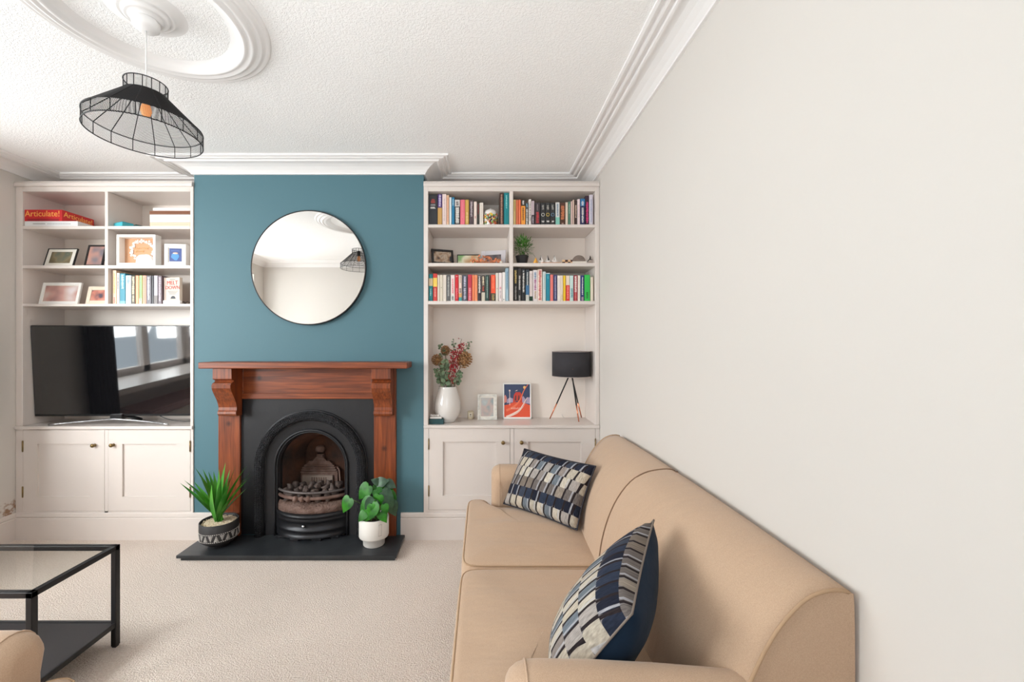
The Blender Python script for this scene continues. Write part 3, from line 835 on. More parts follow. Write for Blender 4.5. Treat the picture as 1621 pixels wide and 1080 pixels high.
def make_slab(bm, outline, z0, z1, r, dome, wrink=0.0, seed=0.0):
    """soft upholstered slab: outline (ccw 2D), rounded rims, domed top"""
    pl = []
    for i, p in enumerate(outline):       # densify
        a, c = Vector(p), Vector(outline[(i + 1) % len(outline)])
        n = max(1, int((c - a).length / 0.035))
        for k in range(n): pl.append(a + (c - a) * k / n)
    for _ in range(4):                    # soften corners
        pl = [(pl[i - 1] + pl[i] * 2 + pl[(i + 1) % len(pl)]) / 4 for i in range(len(pl))]
    cen = sum(pl, Vector((0, 0))) / len(pl)

    def inset(d):
        return offset_poly([tuple(p) for p in pl], d)
    rings = []
    for k in range(5):
        a = PI / 2 * k / 4; rings.append([Vector((q.x, q.y, z0 + r * (1 - math.sin(a)))) for q in inset(r * (1 - math.cos(a)))][:])
    rings = rings[::-1]
    for k in range(1, 6):
        a = PI / 2 * k / 5; rings.append([Vector((q.x, q.y, z1 - r + r * math.sin(a))) for q in inset(r * (1 - math.cos(a)))])
    base = inset(r)
    for k in range(1, 13):
        s = k / 12
        rg = []
        for q in base:
            p = q.lerp(cen, s * 0.985)
            h = dome * (1 - (1 - s) ** 2.2)
            h += wrink * noise.noise(Vector((p.x * 2.0 + seed, p.y * 9.0, seed))) * min(1, s * 3)
            rg.append(Vector((p.x, p.y, z1 + h)))
        rings.append(rg)
    quads(bm, rings, close=True, cap0=True, cap1=True)
    return pl


def sofa(root, y0, y1, splits, mx, arm_drop=0.0, seat_up=0.0):
    """built facing -x in real coordinates; mx places it. y0..y1 length of the back"""
    def T(bm_): bm_.transform(mx); return bm_
    ymid = (y0 + y1) / 2; hl = (y1 - y0) / 2
    seams = [s for s in splits]
    # back
    b = new(); rings = []; ys = []
    n = 28
    for k in range(n + 1): ys.append(y0 + (y1 - y0) * k / n)
    for y in ys:
        u = (y - ymid) / hl; wgt = max(0.0, 1 - abs(u) ** 2.4)
        dip = sum(math.exp(-((y - s) / 0.018) ** 2) for s in seams)
        pr = [Vector(e).lerp(Vector(m_), wgt) for e, m_ in zip(END, MID)]
        sm = smooth_line(pr, 3)
        rings.append([Vector((p.x + (0.006 * dip if p.x < 0.78 else 0), y, p.y - (0.003 * dip if p.y > 0.86 else 0))) for p in sm])
    quads(b, rings, cap0=True, cap1=True); obj('backrest', T(b), SOFA, root)
    for y in (y0, y1):
        b = new(); sm = smooth_line(END, 3); tube(b, [(p.x, y + (-0.001 if y == y0 else 0.001), p.y) for p in sm[2:30]], 0.0045, n=6)
        obj('piping', T(b), PIPE, root)
    b = new()
    for s in seams:
        u = (s - ymid) / hl; wgt = max(0.0, 1 - abs(u) ** 2.4)
        sm = smooth_line([Vector(e).lerp(Vector(m_), wgt) for e, m_ in zip(END, MID)], 3)
        tube(b, [(p.x + 0.002, s, p.y - 0.001) for p in sm[6:33]], 0.0028, n=6)
    if seams: obj('back_seam', T(b), SEAM, root)
    else: b.free()
    # arms
    for (c, s) in ((y0 + 0.015, 1), (y1 + 0.03, -1)):
        b = new(); rings = []
        for (x, ins, zt) in ((0.050, 0.058, 0.690), (0.053, 0.042, 0.690), (0.062, 0.024, 0.690), (0.080, 0.009, 0.69), (0.105, 0.001, 0.69), (0.13, 0.0, 0.69), (0.25, 0, 0.688), (0.40, 0, 0.68), (0.55, 0, 0.668), (0.68, 0, 0.655), (0.80, 0, 0.64)):
            hw = 0.078 - ins * 0.75; zt -= ins * 0.8 + arm_drop
            sec = []
            for k in range(13):
                a = PI * k / 12; sec.append(Vector((x, c - hw * math.cos(a) * (1.0), zt - hw + hw * math.sin(a))))
            sec = [Vector((x, c - hw * 0.82, 0.12)), Vector((x, c - hw * 0.82, zt - hw - 0.06))] + sec + [Vector((x, c + hw * 0.82, zt - hw - 0.06)), Vector((x, c + hw * 0.82, 0.12))]
            rings.append(sec)
        quads(b, rings, cap0=True, cap1=True); A = obj('arm', T(b), SOFA, root)
        b = new(); sec = []
        for k in range(13):
            a = PI * k / 12; sec.append((0.098, c - 0.0765 * math.cos(a), 0.612 - arm_drop + 0.0765 * math.sin(a)))
        tube(b, [(0.098, c - 0.064, 0.2)] + sec + [(0.098, c + 0.064, 0.2)], 0.0025, n=6); obj('arm_piping', T(b), SOFA, A)
    # seat cushions
    ed = [y0 - 0.075] + seams + [y1 + 0.075]
    ya, yb = y0 + 0.10, y1 - 0.055
    for i in range(len(ed) - 1):
        a, c = ed[i] + 0.004, ed[i + 1] - 0.004
        ia = max(a, ya); ic = min(c, yb)
        out = [(-0.10, c), (-0.10, a), (0.035, a)]
        if ia > a + 1e-4: out += [(0.035, ia), (0.55, ia)]
        else: out = [(-0.10, c), (-0.10, a), (0.55, a)]
        if ic < c - 1e-4: out += [(0.55, ic), (0.035, ic), (0.035, c)]
        else: out += [(0.55, c)]
        b = new(); pl = make_slab(b, out, 0.315, 0.472 + seat_up, 0.035, 0.022, wrink=0.016, seed=i * 3.7 + 1)
        S = obj('seat_cushion', T(b), SOFA, root)
        b = new()
        q = offset_poly([tuple(p) for p in pl], 0.010); tube(b, [(p.x, p.y, 0.463 + seat_up) for p in q], 0.0035, n=6, closed=True)
        obj('piping', T(b), PIPE, S)
    b = new(); box(b, -0.088, 0.52, y0 - 0.055, y1 + 0.055, 0.12, 0.315, bev=0.02); obj('seat_base', T(b), SOFA, root)
    for x in (-0.05, 0.77):
        for y in (y0 - 0.02, y1 + 0.02):
            b = new(); lathe(b, [(0.0, 0.0), (0.018, 0.0), (0.026, 0.125), (0, 0.125)], c=(x, y, 0), n=16); obj('leg', T(b), mat('dark_wood_leg', (60, 40, 28), 0.4), root)


t = thing('sofa', 'beige two seat sofa with sloping back standing against the right wall', 'sofa', (0.4, 1.70, 0))
sofa(t, 0.925, 2.475, [1.765], Matrix.Identity(4))
t = thing('armchair', 'beige armchair corner at the lower left beside the coffee table', 'armchair', (-1.5, 0.7, 0))
sofa(t, 0.30, 1.105, [], Matrix.Translation((-1.215, 0, 0)) @ Matrix.Scale(-1, 4, (1, 0, 0)), 0.07, 0.02)


def pillow(bm, c, th, bulge_back=None, n=26, pinch=0.05):
    """c = four corners TL,TR,BR,BL of the front; material 0 front, 1 back, 2 piping"""
    TL, TR, BR_, BL_ = [Vector(p) for p in c]
    nrm = (TR - TL).cross(BL_ - TL).normalized()
    uvl = bm.loops.layers.uv.new('UVMap')

    def pt(u, v, s):
        cu, cv = u * 2 - 1, v * 2 - 1
        uu = 0.5 + 0.5 * cu * (1 - pinch * (1 - cv * cv) * 0 - pinch * (1 - abs(cv) ** 2) * abs(cu))
        vv = 0.5 + 0.5 * cv * (1 - pinch * (1 - abs(cu) ** 2) * abs(cv))
        p = (BL_ * (1 - uu) + BR_ * uu) * (1 - vv) + (TL * (1 - uu) + TR * uu) * vv
        h = (max(0, 1 - cu * cu) * max(0, 1 - cv * cv)) ** 0.42
        h += 0.05 * noise.noise(Vector((u * 5, v * 5, s * 3))) * h
        return p + nrm * (th * 0.5 * h * s)
    edge = []
    for s, mi in ((-1, 0), (1, 1)):
        k_ = th if s < 0 else (bulge_back or th)
        G = [[bm.verts.new(pt(i / n, j / n, s * k_ / th)) for i in range(n + 1)] for j in range(n + 1)]
        for j in range(n):
            for i in range(n):
                f = bm.faces.new((G[j][i], G[j][i + 1], G[j + 1][i + 1], G[j + 1][i])); f.material_index = mi; f.smooth = True
                for lp, (a, b_) in zip(f.loops, ((i, j), (i + 1, j), (i + 1, j + 1), (i, j + 1))): lp[uvl].uv = (a / n, b_ / n)
        if s < 0:
            edge = [G[0][i].co.copy() for i in range(n)] + [G[j][n].co.copy() for j in range(n)] + [G[n][n - i].co.copy() for i in range(n)] + [G[n - j][0].co.copy() for j in range(n)]
    bmesh.ops.remove_doubles(bm, verts=bm.verts[:], dist=1e-5)
    return edge


b = new()
e = pillow(b, [(0.255, 2.545, 0.775), (0.575, 2.10, 0.80), (0.468, 2.045, 0.498), (0.118, 2.40, 0.492)], 0.15)
C1 = tag(obj('cushion', b, [TILES, NAVYV], at=(0.35, 2.25, 0.49)), 'patterned rectangular cushion leaning at the far end of the sofa', 'cushion')
b = new(); tube(b, e, 0.004, n=6, closed=True); obj('piping', b, mat('dark_piping', (40, 38, 46), 0.8), C1)
b = new()
e = pillow(b, [(0.555, 1.335, 0.855), (0.35, 0.965, 0.795), (0.175, 1.035, 0.505), (0.232, 1.31, 0.508)], 0.17, bulge_back=0.24, pinch=0.04)
# the bands run beside the upper seam: brown, navy, then cream rows
uvl = b.loops.layers.uv.active
for f in b.faces:
    for lp in f.loops: lp[uvl].uv = (lp[uvl].uv[0], (2.35 - (1 - lp[uvl].uv[1]) * 5.2) / 6)
C2 = tag(obj('cushion', b, [TILES, NAVYV], at=(0.3, 1.15, 0.49)), 'square cushion with navy velvet back, standing behind the near sofa arm', 'cushion')
b = new(); tube(b, e, 0.003, n=6, closed=True); obj('piping', b, mat('tan_edge_piping', (120, 108, 98), 0.8), C2)

# ================================================================== COFFEE TABLE
TX1, TX0, TY0, TY1, TZ = -1.722, -2.60, 1.565, 1.948, 0.477
t = thing('coffee_table', 'black metal coffee table with clear glass top and dark lower shelf', 'table', ((TX0 + TX1) / 2, (TY0 + TY1) / 2, 0))
L_ = 0.024
for (x, y) in ((TX1 - L_, TY0), (TX1 - L_, TY1 - L_), (TX0, TY0), (TX0, TY1 - L_)):
    b = new(); box(b, x, x + L_, y, y + L_, 0.006, TZ - 0.022, bev=0.002); box(b, x + 0.003, x + L_ - 0.003, y + 0.003, y + L_ - 0.003, 0, 0.006); obj('leg', b, BLACKM, t)
b = new()
for (a, c, d, e_) in ((TX0, TX1, TY0, TY0 + L_), (TX0, TX1, TY1 - L_, TY1), (TX0, TX0 + L_, TY0, TY1), (TX1 - L_, TX1, TY0, TY1)): box(b, a, c, d, e_, TZ - 0.022, TZ, bev=0.002)
obj('top_frame', b, BLACKM, t)
b = new(); box(b, TX0 + 0.012, TX1 - 0.012, TY0 + 0.012, TY1 - 0.012, TZ - 0.006, TZ + 0.001); obj('glass_top', b, TGLASS, t)
b = new()
for (a, c, d, e_) in ((TX0 + L_, TX1 - L_, TY0 + 0.003, TY0 + 0.015), (TX0 + L_, TX1 - L_, TY1 - 0.015, TY1 - 0.003), (TX0 + 0.003, TX0 + 0.015, TY0 + L_, TY1 - L_), (TX1 - 0.015, TX1 - 0.003, TY0 + L_, TY1 - L_)): box(b, a, c, d, e_, 0.095, 0.117, bev=0.002)
obj('lower_frame', b, BLACKM, t)
b = new(); box(b, TX0 + 0.012, TX1 - 0.012, TY0 + 0.012, TY1 - 0.012, 0.099, 0.112); obj('lower_shelf', b, mat('black_brown_board', (44, 40, 42), 0.5), t)

# ================================================================== TELEVISION
TYA = 3.075
t = thing('television', 'large black flat television on a silver stand in the left alcove', 'television', (-2.745, 3.10, 0.8245), (0, 0, math.radians(1.2)))
tw, z0, z1 = 1.215, 0.058, 0.738
lean = Matrix.Translation((0, 0, z0)) @ Matrix.Rotation(math.radians(2.6), 4, 'X') @ Matrix.Translation((0, 0, -z0))
b = new(); box(b, -tw / 2, tw / 2, -0.02, 0.02, z0, z1, bev=0.004, mtx=lean); box(b, -0.45, 0.45, 0.02, 0.05, z0 + 0.06, z0 + 0.42, bev=0.01, mtx=lean); obj('housing', b, TVBODY, t, local=True)
b = new(); box(b, -tw / 2 + 0.007, tw / 2 - 0.007, -0.0215, -0.0195, z0 + 0.016, z1 - 0.007, mtx=lean); obj('screen', b, SCREEN, t, local=True, label='glossy black screen reflecting the bay window')
b = new(); text_bm(b, 'SAMSUNG', 0.011, lean @ face_y((0.0, -0.0215, z0 + 0.008)), depth=0.0004); obj('lettering', b, CHROME, t, local=True, label='small silver brand lettering')
b = new(); pts = []
for k in range(25):
    s = -1 + 2 * k / 24; pts.append((0.43 * s, -0.095 + 0.045 * (1 - abs(s)) ** 1.3 * -0.2 + 0.06 * (1 - s * s), 0.0075 + 0.032 * (1 - abs(s)) ** 0.9))
tube(b, pts, 0.0075, n=8); obj('foot', b, CHROME, t, local=True, label='curved silver foot')
b = new(); box(b, -0.045, 0.045, -0.035, 0.035, 0.036, 0.075, bev=0.006); tube(b, [(0.03, 0.02, 0.05), (0.08, 0.06, 0.028), (0.09, 0.09, 0.012)], 0.012); obj('stand_neck', b, TVBODY, t, local=True)
b = new(); tube(b, smooth_line([(-2.50, 3.12, 0.90), (-2.40, 3.10, 0.862), (-2.30, 3.08, 0.846), (-2.20, 3.08, 0.843), (-2.145, 3.1, 0.85)], 5), 0.0028, n=6)
tag(obj('cable', b, TVBODY, at=(-2.3, 3.1, 0.84)), 'thin black cable trailing under the right end of the television', 'cable')

# ================================================================== BOOKS


def shade(c, k):
    return tuple(max(0, min(255, int(v * k))) for v in c)


def book(x0, x1, z0, z1, y, depth, c, bands, marks, ringc, tilt, seed):
    """spine with rounded edges, pages inside; printed bands and title strokes on the spine"""
    r = random.Random(seed); b = new(); mats = [cmat(c, 0.4), PAPER]; w = x1 - x0
    box(b, x0, x1, y, y + depth, z0, z1, 0, bev=min(0.003, w * 0.2), seg=2)
    box(b, x0 + w * 0.12, x1 - w * 0.12, y + 0.006, y + depth + 0.0006, z0 + 0.003, z1 + 0.0004, 1)
    h = z1 - z0

    def mi(col):
        m_ = cmat(col, 0.4)
        if m_ not in mats: mats.append(m_)
        return mats.index(m_)
    for (v0, v1, bc) in bands: box(b, x0 + 0.0002, x1 - 0.0002, y - 0.0007, y + 0.004, z0 + h * v0, z0 + h * v1, mi(bc))
    for (v0, v1, mc, ww) in marks:
        z = z0 + h * v0; m_ = mi(mc); ci = w * (1 - ww) / 2
        while z < z0 + h * v1 - 0.002:
            l = r.uniform(0.0025, 0.006)
            k = r.uniform(0, 0.25) * w * ww
            box(b, x0 + ci + (k if r.random() < .5 else 0), x1 - ci - (k if r.random() < .5 else 0), y - 0.0011, y, z, min(z + l, z0 + h * v1), m_)
            z += l + r.uniform(0.0015, 0.003)
    if ringc:
        tube(b, [((x0 + x1) / 2 + 0.011 * math.cos(a), y - 0.001, z0 + h * 0.47 + 0.011 * math.sin(a)) for a in [2 * PI * k / 16 for k in range(16)]], 0.0016, n=5, mi=mi(ringc), closed=True)
    return b, mats


def shelf_row(ox, sx, y_plane, zs, items, row, group):
    prev = None
    for i, it in enumerate(items):
        a, c_, yt, col, short, extra = it
        px0, px1 = ox[0] + a / sx, ox[0] + c_ / sx
        yy = y_plane + extra.get('dy', 0) + 0.002 * (i % 3)
        x0, x1 = X_(px0, yy) + 0.0006, X_(px1, yy) - 0.0006
        z1 = Z_(ox[1] + yt / sx, yy)
        b, mats = book(x0, x1, zs + 0.0005, z1, yy, extra.get('d', 0.125), col, extra.get('b', []), extra.get('m', []), extra.get('r'), 0, hash((a, c_)) % 1000)
        lab = short + ' ' + row + (', right of %s' % prev if prev else ', leftmost')
        o = tag(obj('book', b, mats, at=((x0 + x1) / 2, yy + 0.06, zs + 0.0005)), lab, 'book', group)
        prev = extra.get('s', short.split(' book')[0])
    return


WT, BK = (236, 232, 226), (34, 32, 34)
R1 = [
    (97, 262, 93, (46, 47, 52), 'thick charcoal book with red emblem', dict(s='charcoal', m=[(0.54, 0.60, WT, .6), (0.64, 0.68, (170, 170, 170), .6), (0.72, 0.86, (178, 70, 62), .5)], d=.16)),
    (264, 345, 82, (74, 44, 112), 'purple and gold book', dict(s='purple and gold', b=[(0, 0.56, (196, 152, 88))], m=[(0.6, 0.97, (214, 205, 230), .5)], d=.15)),
    (348, 425, 82, (232, 212, 208), 'pale pink tall book', dict(s='pale pink', m=[(0.15, 0.85, (196, 176, 176), .3)], d=.15)),
    (428, 474, 102, (226, 186, 152), 'thin peach book', dict(s='peach', m=[(0.1, 0.9, (212, 120, 110), .3)])),
    (478, 518, 140, (220, 228, 230), 'thin icy white book', dict(s='icy white')),
    (520, 576, 140, (32, 118, 158), 'blue paperback book', dict(s='blue', m=[(0.7, 0.94, (180, 215, 230), .4)])),
    (578, 672, 180, (52, 48, 50), 'black and white portrait book', dict(s='black portrait', b=[(0.72, 0.98, (206, 200, 196))], m=[(0.08, 0.68, WT, .7), (0.76, 0.92, (80, 70, 68), .5)])),
    (676, 766, 185, (226, 112, 128), 'bright pink book', dict(s='bright pink', m=[(0.3, 0.9, (232, 140, 150), .2)])),
    (768, 838, 185, (200, 160, 78), 'mustard gold book', dict(s='mustard', m=[(0.1, 0.5, (228, 200, 140), .5)])),
    (845, 922, 195, (84, 68, 72), 'dark plum book', dict(s='dark plum', m=[(0.35, 0.95, (200, 186, 190), .45)])),
    (926, 984, 220, (232, 214, 204), 'cream pink book', dict(s='cream pink', m=[(0.3, 0.38, (170, 60, 70), .4)])),
    (986, 1030, 245, (64, 62, 56), 'slim dark olive book', dict(s='dark olive', m=[(0.5, 0.95, (150, 60, 60), .35)])),
    (1032, 1102, 240, (226, 216, 206), 'off white book', dict(s='off white', m=[(0.1, 0.9, (206, 198, 190), .3)])),
    (1398, 1474, 60, (74, 50, 42), 'tall dark brown book', dict(s='dark brown', m=[(0.05, 0.95, (196, 150, 128), .35)], d=.16)),
    (1478, 1574, 60, (18, 128, 134), 'tall teal book', dict(s='teal', m=[(0.52, 0.93, (150, 216, 216), .25)], d=.16)),
]
R2 = [
    (82, 130, 180, (222, 196, 132), 'pale yellow book', dict(s='pale yellow', m=[(0.55, 0.95, (190, 170, 90), .4)])),
    (132, 172, 180, (234, 128, 88), 'coral orange book', dict(s='coral orange')),
    (174, 220, 180, (236, 118, 78), 'deep orange book', dict(s='deep orange', m=[(0.1, 0.6, (240, 160, 120), .3)])),
    (222, 297, 185, (52, 46, 44), 'black topped orange book', dict(s='black and orange', b=[(0, 0.76, (240, 156, 62))], m=[(0.2, 0.7, (90, 60, 40), .45), (0.82, 0.97, WT, .4)])),
    (299, 353, 235, (72, 72, 76), 'dark grey book', dict(s='dark grey', m=[(0.05, 0.72, WT, .5), (0.8, 0.95, (120, 160, 180), .6)])),
    (356, 404, 170, (238, 228, 222), 'white book with black title', dict(s='white', m=[(0.15, 0.9, (50, 46, 48), .35)])),
    (407, 458, 200, (190, 172, 178), 'mauve and black book', dict(s='mauve', b=[(0, 0.42, (56, 46, 52))], m=[(0.08, 0.36, (220, 205, 215), .4)])),
    (462, 562, 230, (58, 50, 54), 'thick charcoal book with red letters', dict(s='charcoal', m=[(0.1, 0.58, (206, 60, 66), .5), (0.65, 0.92, (130, 120, 124), .25)])),
    (568, 652, 235, (46, 46, 48), 'black trilogy book with white ring', dict(s='white ringed', r=(230, 226, 214), m=[(0.14, 0.2, WT, .6), (0.7, 0.9, (170, 168, 160), .45)])),
    (655, 737, 235, (46, 46, 48), 'black trilogy book with yellow ring', dict(s='yellow ringed', r=(232, 206, 96), m=[(0.14, 0.2, WT, .6), (0.7, 0.9, (170, 168, 160), .45)])),
    (740, 824, 235, (46, 46, 48), 'black trilogy book with blue ring', dict(s='blue ringed', r=(120, 160, 190), m=[(0.14, 0.2, WT, .6), (0.7, 0.9, (170, 168, 160), .45)])),
    (832, 907, 225, (214, 214, 210), 'white and aqua book', dict(s='white and aqua', b=[(0, 0.35, (130, 196, 180))], m=[(0.4, 0.92, (90, 120, 150), .35)])),
    (912, 1002, 230, (84, 52, 40), 'brown book with orange title', dict(s='brown', m=[(0.25, 0.85, (214, 128, 84), .65), (0.04, 0.12, (200, 170, 150), .4)])),
    (1006, 1052, 225, (228, 208, 190), 'beige book', dict(s='beige')),
    (1055, 1100, 212, (84, 128, 108), 'sage green book', dict(s='sage green', m=[(0.5, 0.92, (170, 196, 180), .4)])),
    (1102, 1140, 205, (206, 178, 172), 'dusty rose book', dict(s='dusty rose')),
    (1142, 1164, 178, (226, 200, 184), 'very thin cream book', dict(s='very thin cream')),
    (1166, 1217, 190, (64, 46, 44), 'chocolate brown book', dict(s='chocolate', m=[(0.3, 0.8, (226, 200, 180), .4)])),
    (1219, 1268, 170, (232, 212, 214), 'pale lilac book', dict(s='pale lilac', m=[(0.3, 0.8, (200, 160, 170), .3)])),
    (1270, 1354, 160, (40, 48, 92), 'navy book with blue top', dict(s='navy', b=[(0.72, 0.99, (40, 116, 168))], m=[(0.1, 0.66, WT, .4), (0.74, 0.9, WT, .5)])),
    (1358, 1426, 110, (60, 34, 50), 'plum book with pink title', dict(s='plum and pink', m=[(0.08, 0.8, (232, 60, 130), .6)], d=.14)),
    (1429, 1497, 90, (214, 208, 220), 'tall lavender white book', dict(s='lavender', m=[(0.1, 0.85, (150, 160, 190), .3)], d=.14)),
]
R5 = [
    (102, 172, 160, (24, 140, 148), 'teal book with cream picture band', dict(s='teal', b=[(0.56, 0.84, (228, 204, 168))], m=[(0.2, 0.46, (190, 232, 232), .3)])),
    (178, 256, 150, (204, 54, 46), 'red book with yellow picture band', dict(s='red and yellow', b=[(0.52, 0.84, (244, 206, 92))], m=[(0.16, 0.46, (244, 190, 170), .3)])),
    (259, 302, 175, (222, 208, 192), 'warm cream paperback book', dict(s='warm cream')),
    (304, 360, 175, (214, 204, 186), 'stone coloured paperback book', dict(s='stone', m=[(0.5, 0.53, (90, 110, 80), .3)])),
    (362, 424, 175, (226, 216, 204), 'ivory paperback book', dict(s='ivory', m=[(0.1, 0.95, (206, 192, 180), .2)])),
    (428, 498, 180, (92, 92, 92), 'mid grey book', dict(s='mid grey', m=[(0.2, 0.95, (180, 180, 176), .45)])),
    (502, 579, 175, (232, 214, 210), 'white book with pink letters', dict(s='white and pink', b=[(0, 0.24, (220, 216, 210))], m=[(0.3, 0.85, (232, 120, 130), .4), (0.04, 0.2, (70, 64, 66), .5)])),
    (582, 646, 172, (204, 20, 34), 'scarlet book', dict(s='scarlet', m=[(0.1, 0.5, (240, 120, 130), .4), (0.92, 0.95, WT, .5)])),
    (649, 709, 178, (232, 206, 194), 'blush book with teal foot', dict(s='blush', b=[(0, 0.15, (66, 150, 150)), (0.15, 0.3, (212, 160, 100))], m=[(0.32, 0.5, (70, 60, 62), .6), (0.7, 0.95, (120, 130, 110), .35)])),
    (712, 812, 178, (74, 74, 86), 'thick slate book', dict(s='slate', m=[(0.06, 0.5, (206, 204, 224), .4), (0.56, 0.94, (206, 204, 224), .35)])),
    (817, 892, 170, (196, 50, 70), 'crimson book', dict(s='crimson', m=[(0.05, 0.5, (240, 170, 180), .5)])),
    (895, 941, 175, (236, 130, 84), 'orange book', dict(s='orange')),
    (943, 996, 178, (238, 150, 104), 'apricot book', dict(s='apricot', m=[(0.1, 0.9, (228, 110, 70), .2)])),
    (1000, 1063, 185, (48, 34, 40), 'black book with bold white title', dict(s='bold black', m=[(0.32, 0.96, WT, .6)])),
    (1067, 1133, 185, (62, 50, 46), 'dark book with pale lower half', dict(s='half pale', b=[(0, 0.34, (206, 196, 178))], m=[(0.62, 0.95, (236, 222, 190), .5), (0.4, 0.58, (210, 90, 70), .5)])),
    (1138, 1207, 180, (34, 66, 58), 'dark green book', dict(s='dark green', m=[(0.12, 0.95, (190, 210, 200), .22)])),
    (1210, 1237, 178, (84, 22, 26), 'thin maroon book', dict(s='thin maroon')),
    (1239, 1326, 175, (240, 84, 48), 'orange red book with dark foot', dict(s='orange red', b=[(0, 0.30, (70, 62, 48))], m=[(0.48, 0.95, (250, 140, 100), .4), (0.04, 0.26, (180, 150, 90), .5)])),
    (1329, 1380, 140, (222, 216, 204), 'tall light grey book', dict(s='tall light grey', m=[(0.42, 0.48, (190, 90, 80), .35)])),
    (1383, 1446, 138, (236, 224, 222), 'tall white book with red badge', dict(s='red badged', m=[(0.42, 0.52, (214, 110, 130), .5), (0.1, 0.38, (150, 130, 136), .25)])),
    (1449, 1506, 127, (236, 230, 226), 'tall plain white book', dict(s='plain white', m=[(0.05, 0.08, (40, 40, 44), .3)])),
    (1509, 1568, 50, (156, 184, 198), 'tallest powder blue book', dict(s='powder blue', m=[(0.35, 0.9, (100, 132, 160), .35)], d=.15)),
]
R6 = [
    (92, 160, 50, (44, 40, 40), 'tall black book with gold title', dict(s='gold titled', m=[(0.54, 0.93, (240, 212, 130), .5), (0.05, 0.45, (180, 176, 172), .35)], d=.15)),
    (164, 228, 52, (52, 48, 48), 'tall charcoal book with white title', dict(s='tall charcoal', m=[(0.35, 0.78, WT, .4), (0.02, 0.18, (190, 186, 180), .4)], d=.15)),
    (231, 300, 62, (34, 34, 36), 'tall jet black book', dict(s='jet black', m=[(0.28, 0.88, WT, .4), (0.9, 0.96, (200, 200, 200), .4)], d=.15)),
    (303, 366, 72, (44, 54, 64), 'dark slate blue book', dict(s='dark slate blue', b=[(0, 0.2, (196, 196, 188)), (0.2, 0.5, (64, 110, 150))], m=[(0.5, 0.92, (200, 205, 205), .4)], d=.15)),
    (369, 428, 100, (226, 214, 210), 'white book with dark green foot', dict(s='green footed', b=[(0, 0.16, (30, 62, 46))], m=[(0.2, 0.9, (190, 170, 172), .2)], d=.14)),
    (432, 514, 82, (228, 220, 220), 'tall white book with purple title', dict(s='purple titled', m=[(0.35, 0.7, (150, 50, 120), .45), (0.72, 0.93, (70, 120, 160), .45), (0.08, 0.32, (170, 140, 100), .45)], d=.15)),
    (518, 597, 70, (240, 222, 208), 'tall cream book with red capitals', dict(s='red lettered', m=[(0.04, 0.96, (192, 70, 76), .6)], d=.15)),
    (603, 660, 112, (204, 216, 214), 'pale mint book', dict(s='pale mint', m=[(0.4, 0.9, (160, 180, 178), .3)], d=.14)),
    (662, 736, 137, (22, 132, 154), 'turquoise book', dict(s='turquoise', b=[(0.975, 1.0, (226, 236, 238))], m=[(0.8, 0.92, (90, 180, 196), .3)])),
    (739, 792, 165, (232, 124, 118), 'salmon book', dict(s='salmon')),
    (795, 860, 167, (66, 62, 106), 'indigo book', dict(s='indigo', m=[(0.08, 0.95, (190, 190, 214), .25)])),
    (863, 920, 180, (236, 228, 220), 'off white paperback book', dict(s='off white', m=[(0.2, 0.9, (208, 196, 200), .25)])),
    (922, 965, 180, (228, 214, 198), 'sand paperback book', dict(s='sand', m=[(0.05, 0.25, (200, 180, 120), .4)])),
    (967, 1013, 180, (236, 196, 40), 'yellow book', dict(s='yellow')),
    (1015, 1083, 180, (232, 214, 198), 'cream book with red lower half', dict(s='red bottomed', b=[(0, 0.62, (214, 52, 48))], m=[(0.1, 0.58, (250, 160, 150), .4)])),
    (1086, 1150, 180, (196, 220, 216), 'pale aqua book', dict(s='pale aqua', m=[(0.15, 0.5, (100, 150, 160), .6)])),
    (1155, 1221, 178, (168, 42, 60), 'wine red book with white title', dict(s='wine red', m=[(0.35, 0.96, WT, .55), (0.03, 0.32, (214, 130, 120), .4)])),
    (1225, 1274, 178, (240, 228, 216), 'creamy white book', dict(s='creamy white', m=[(0.1, 0.9, (200, 190, 184), .2)])),
    (1278, 1338, 178, (38, 52, 112), 'royal blue book', dict(s='royal blue', m=[(0.25, 0.92, WT, .35), (0.03, 0.18, (190, 160, 170), .6)])),
    (1342, 1444, 167, (42, 186, 76), 'vivid green book', dict(s='green', m=[(0.1, 0.34, (20, 90, 40), .3)], b=[])),
    (1448, 1502, 205, (226, 214, 196), 'short cream book', dict(s='short cream')),
]
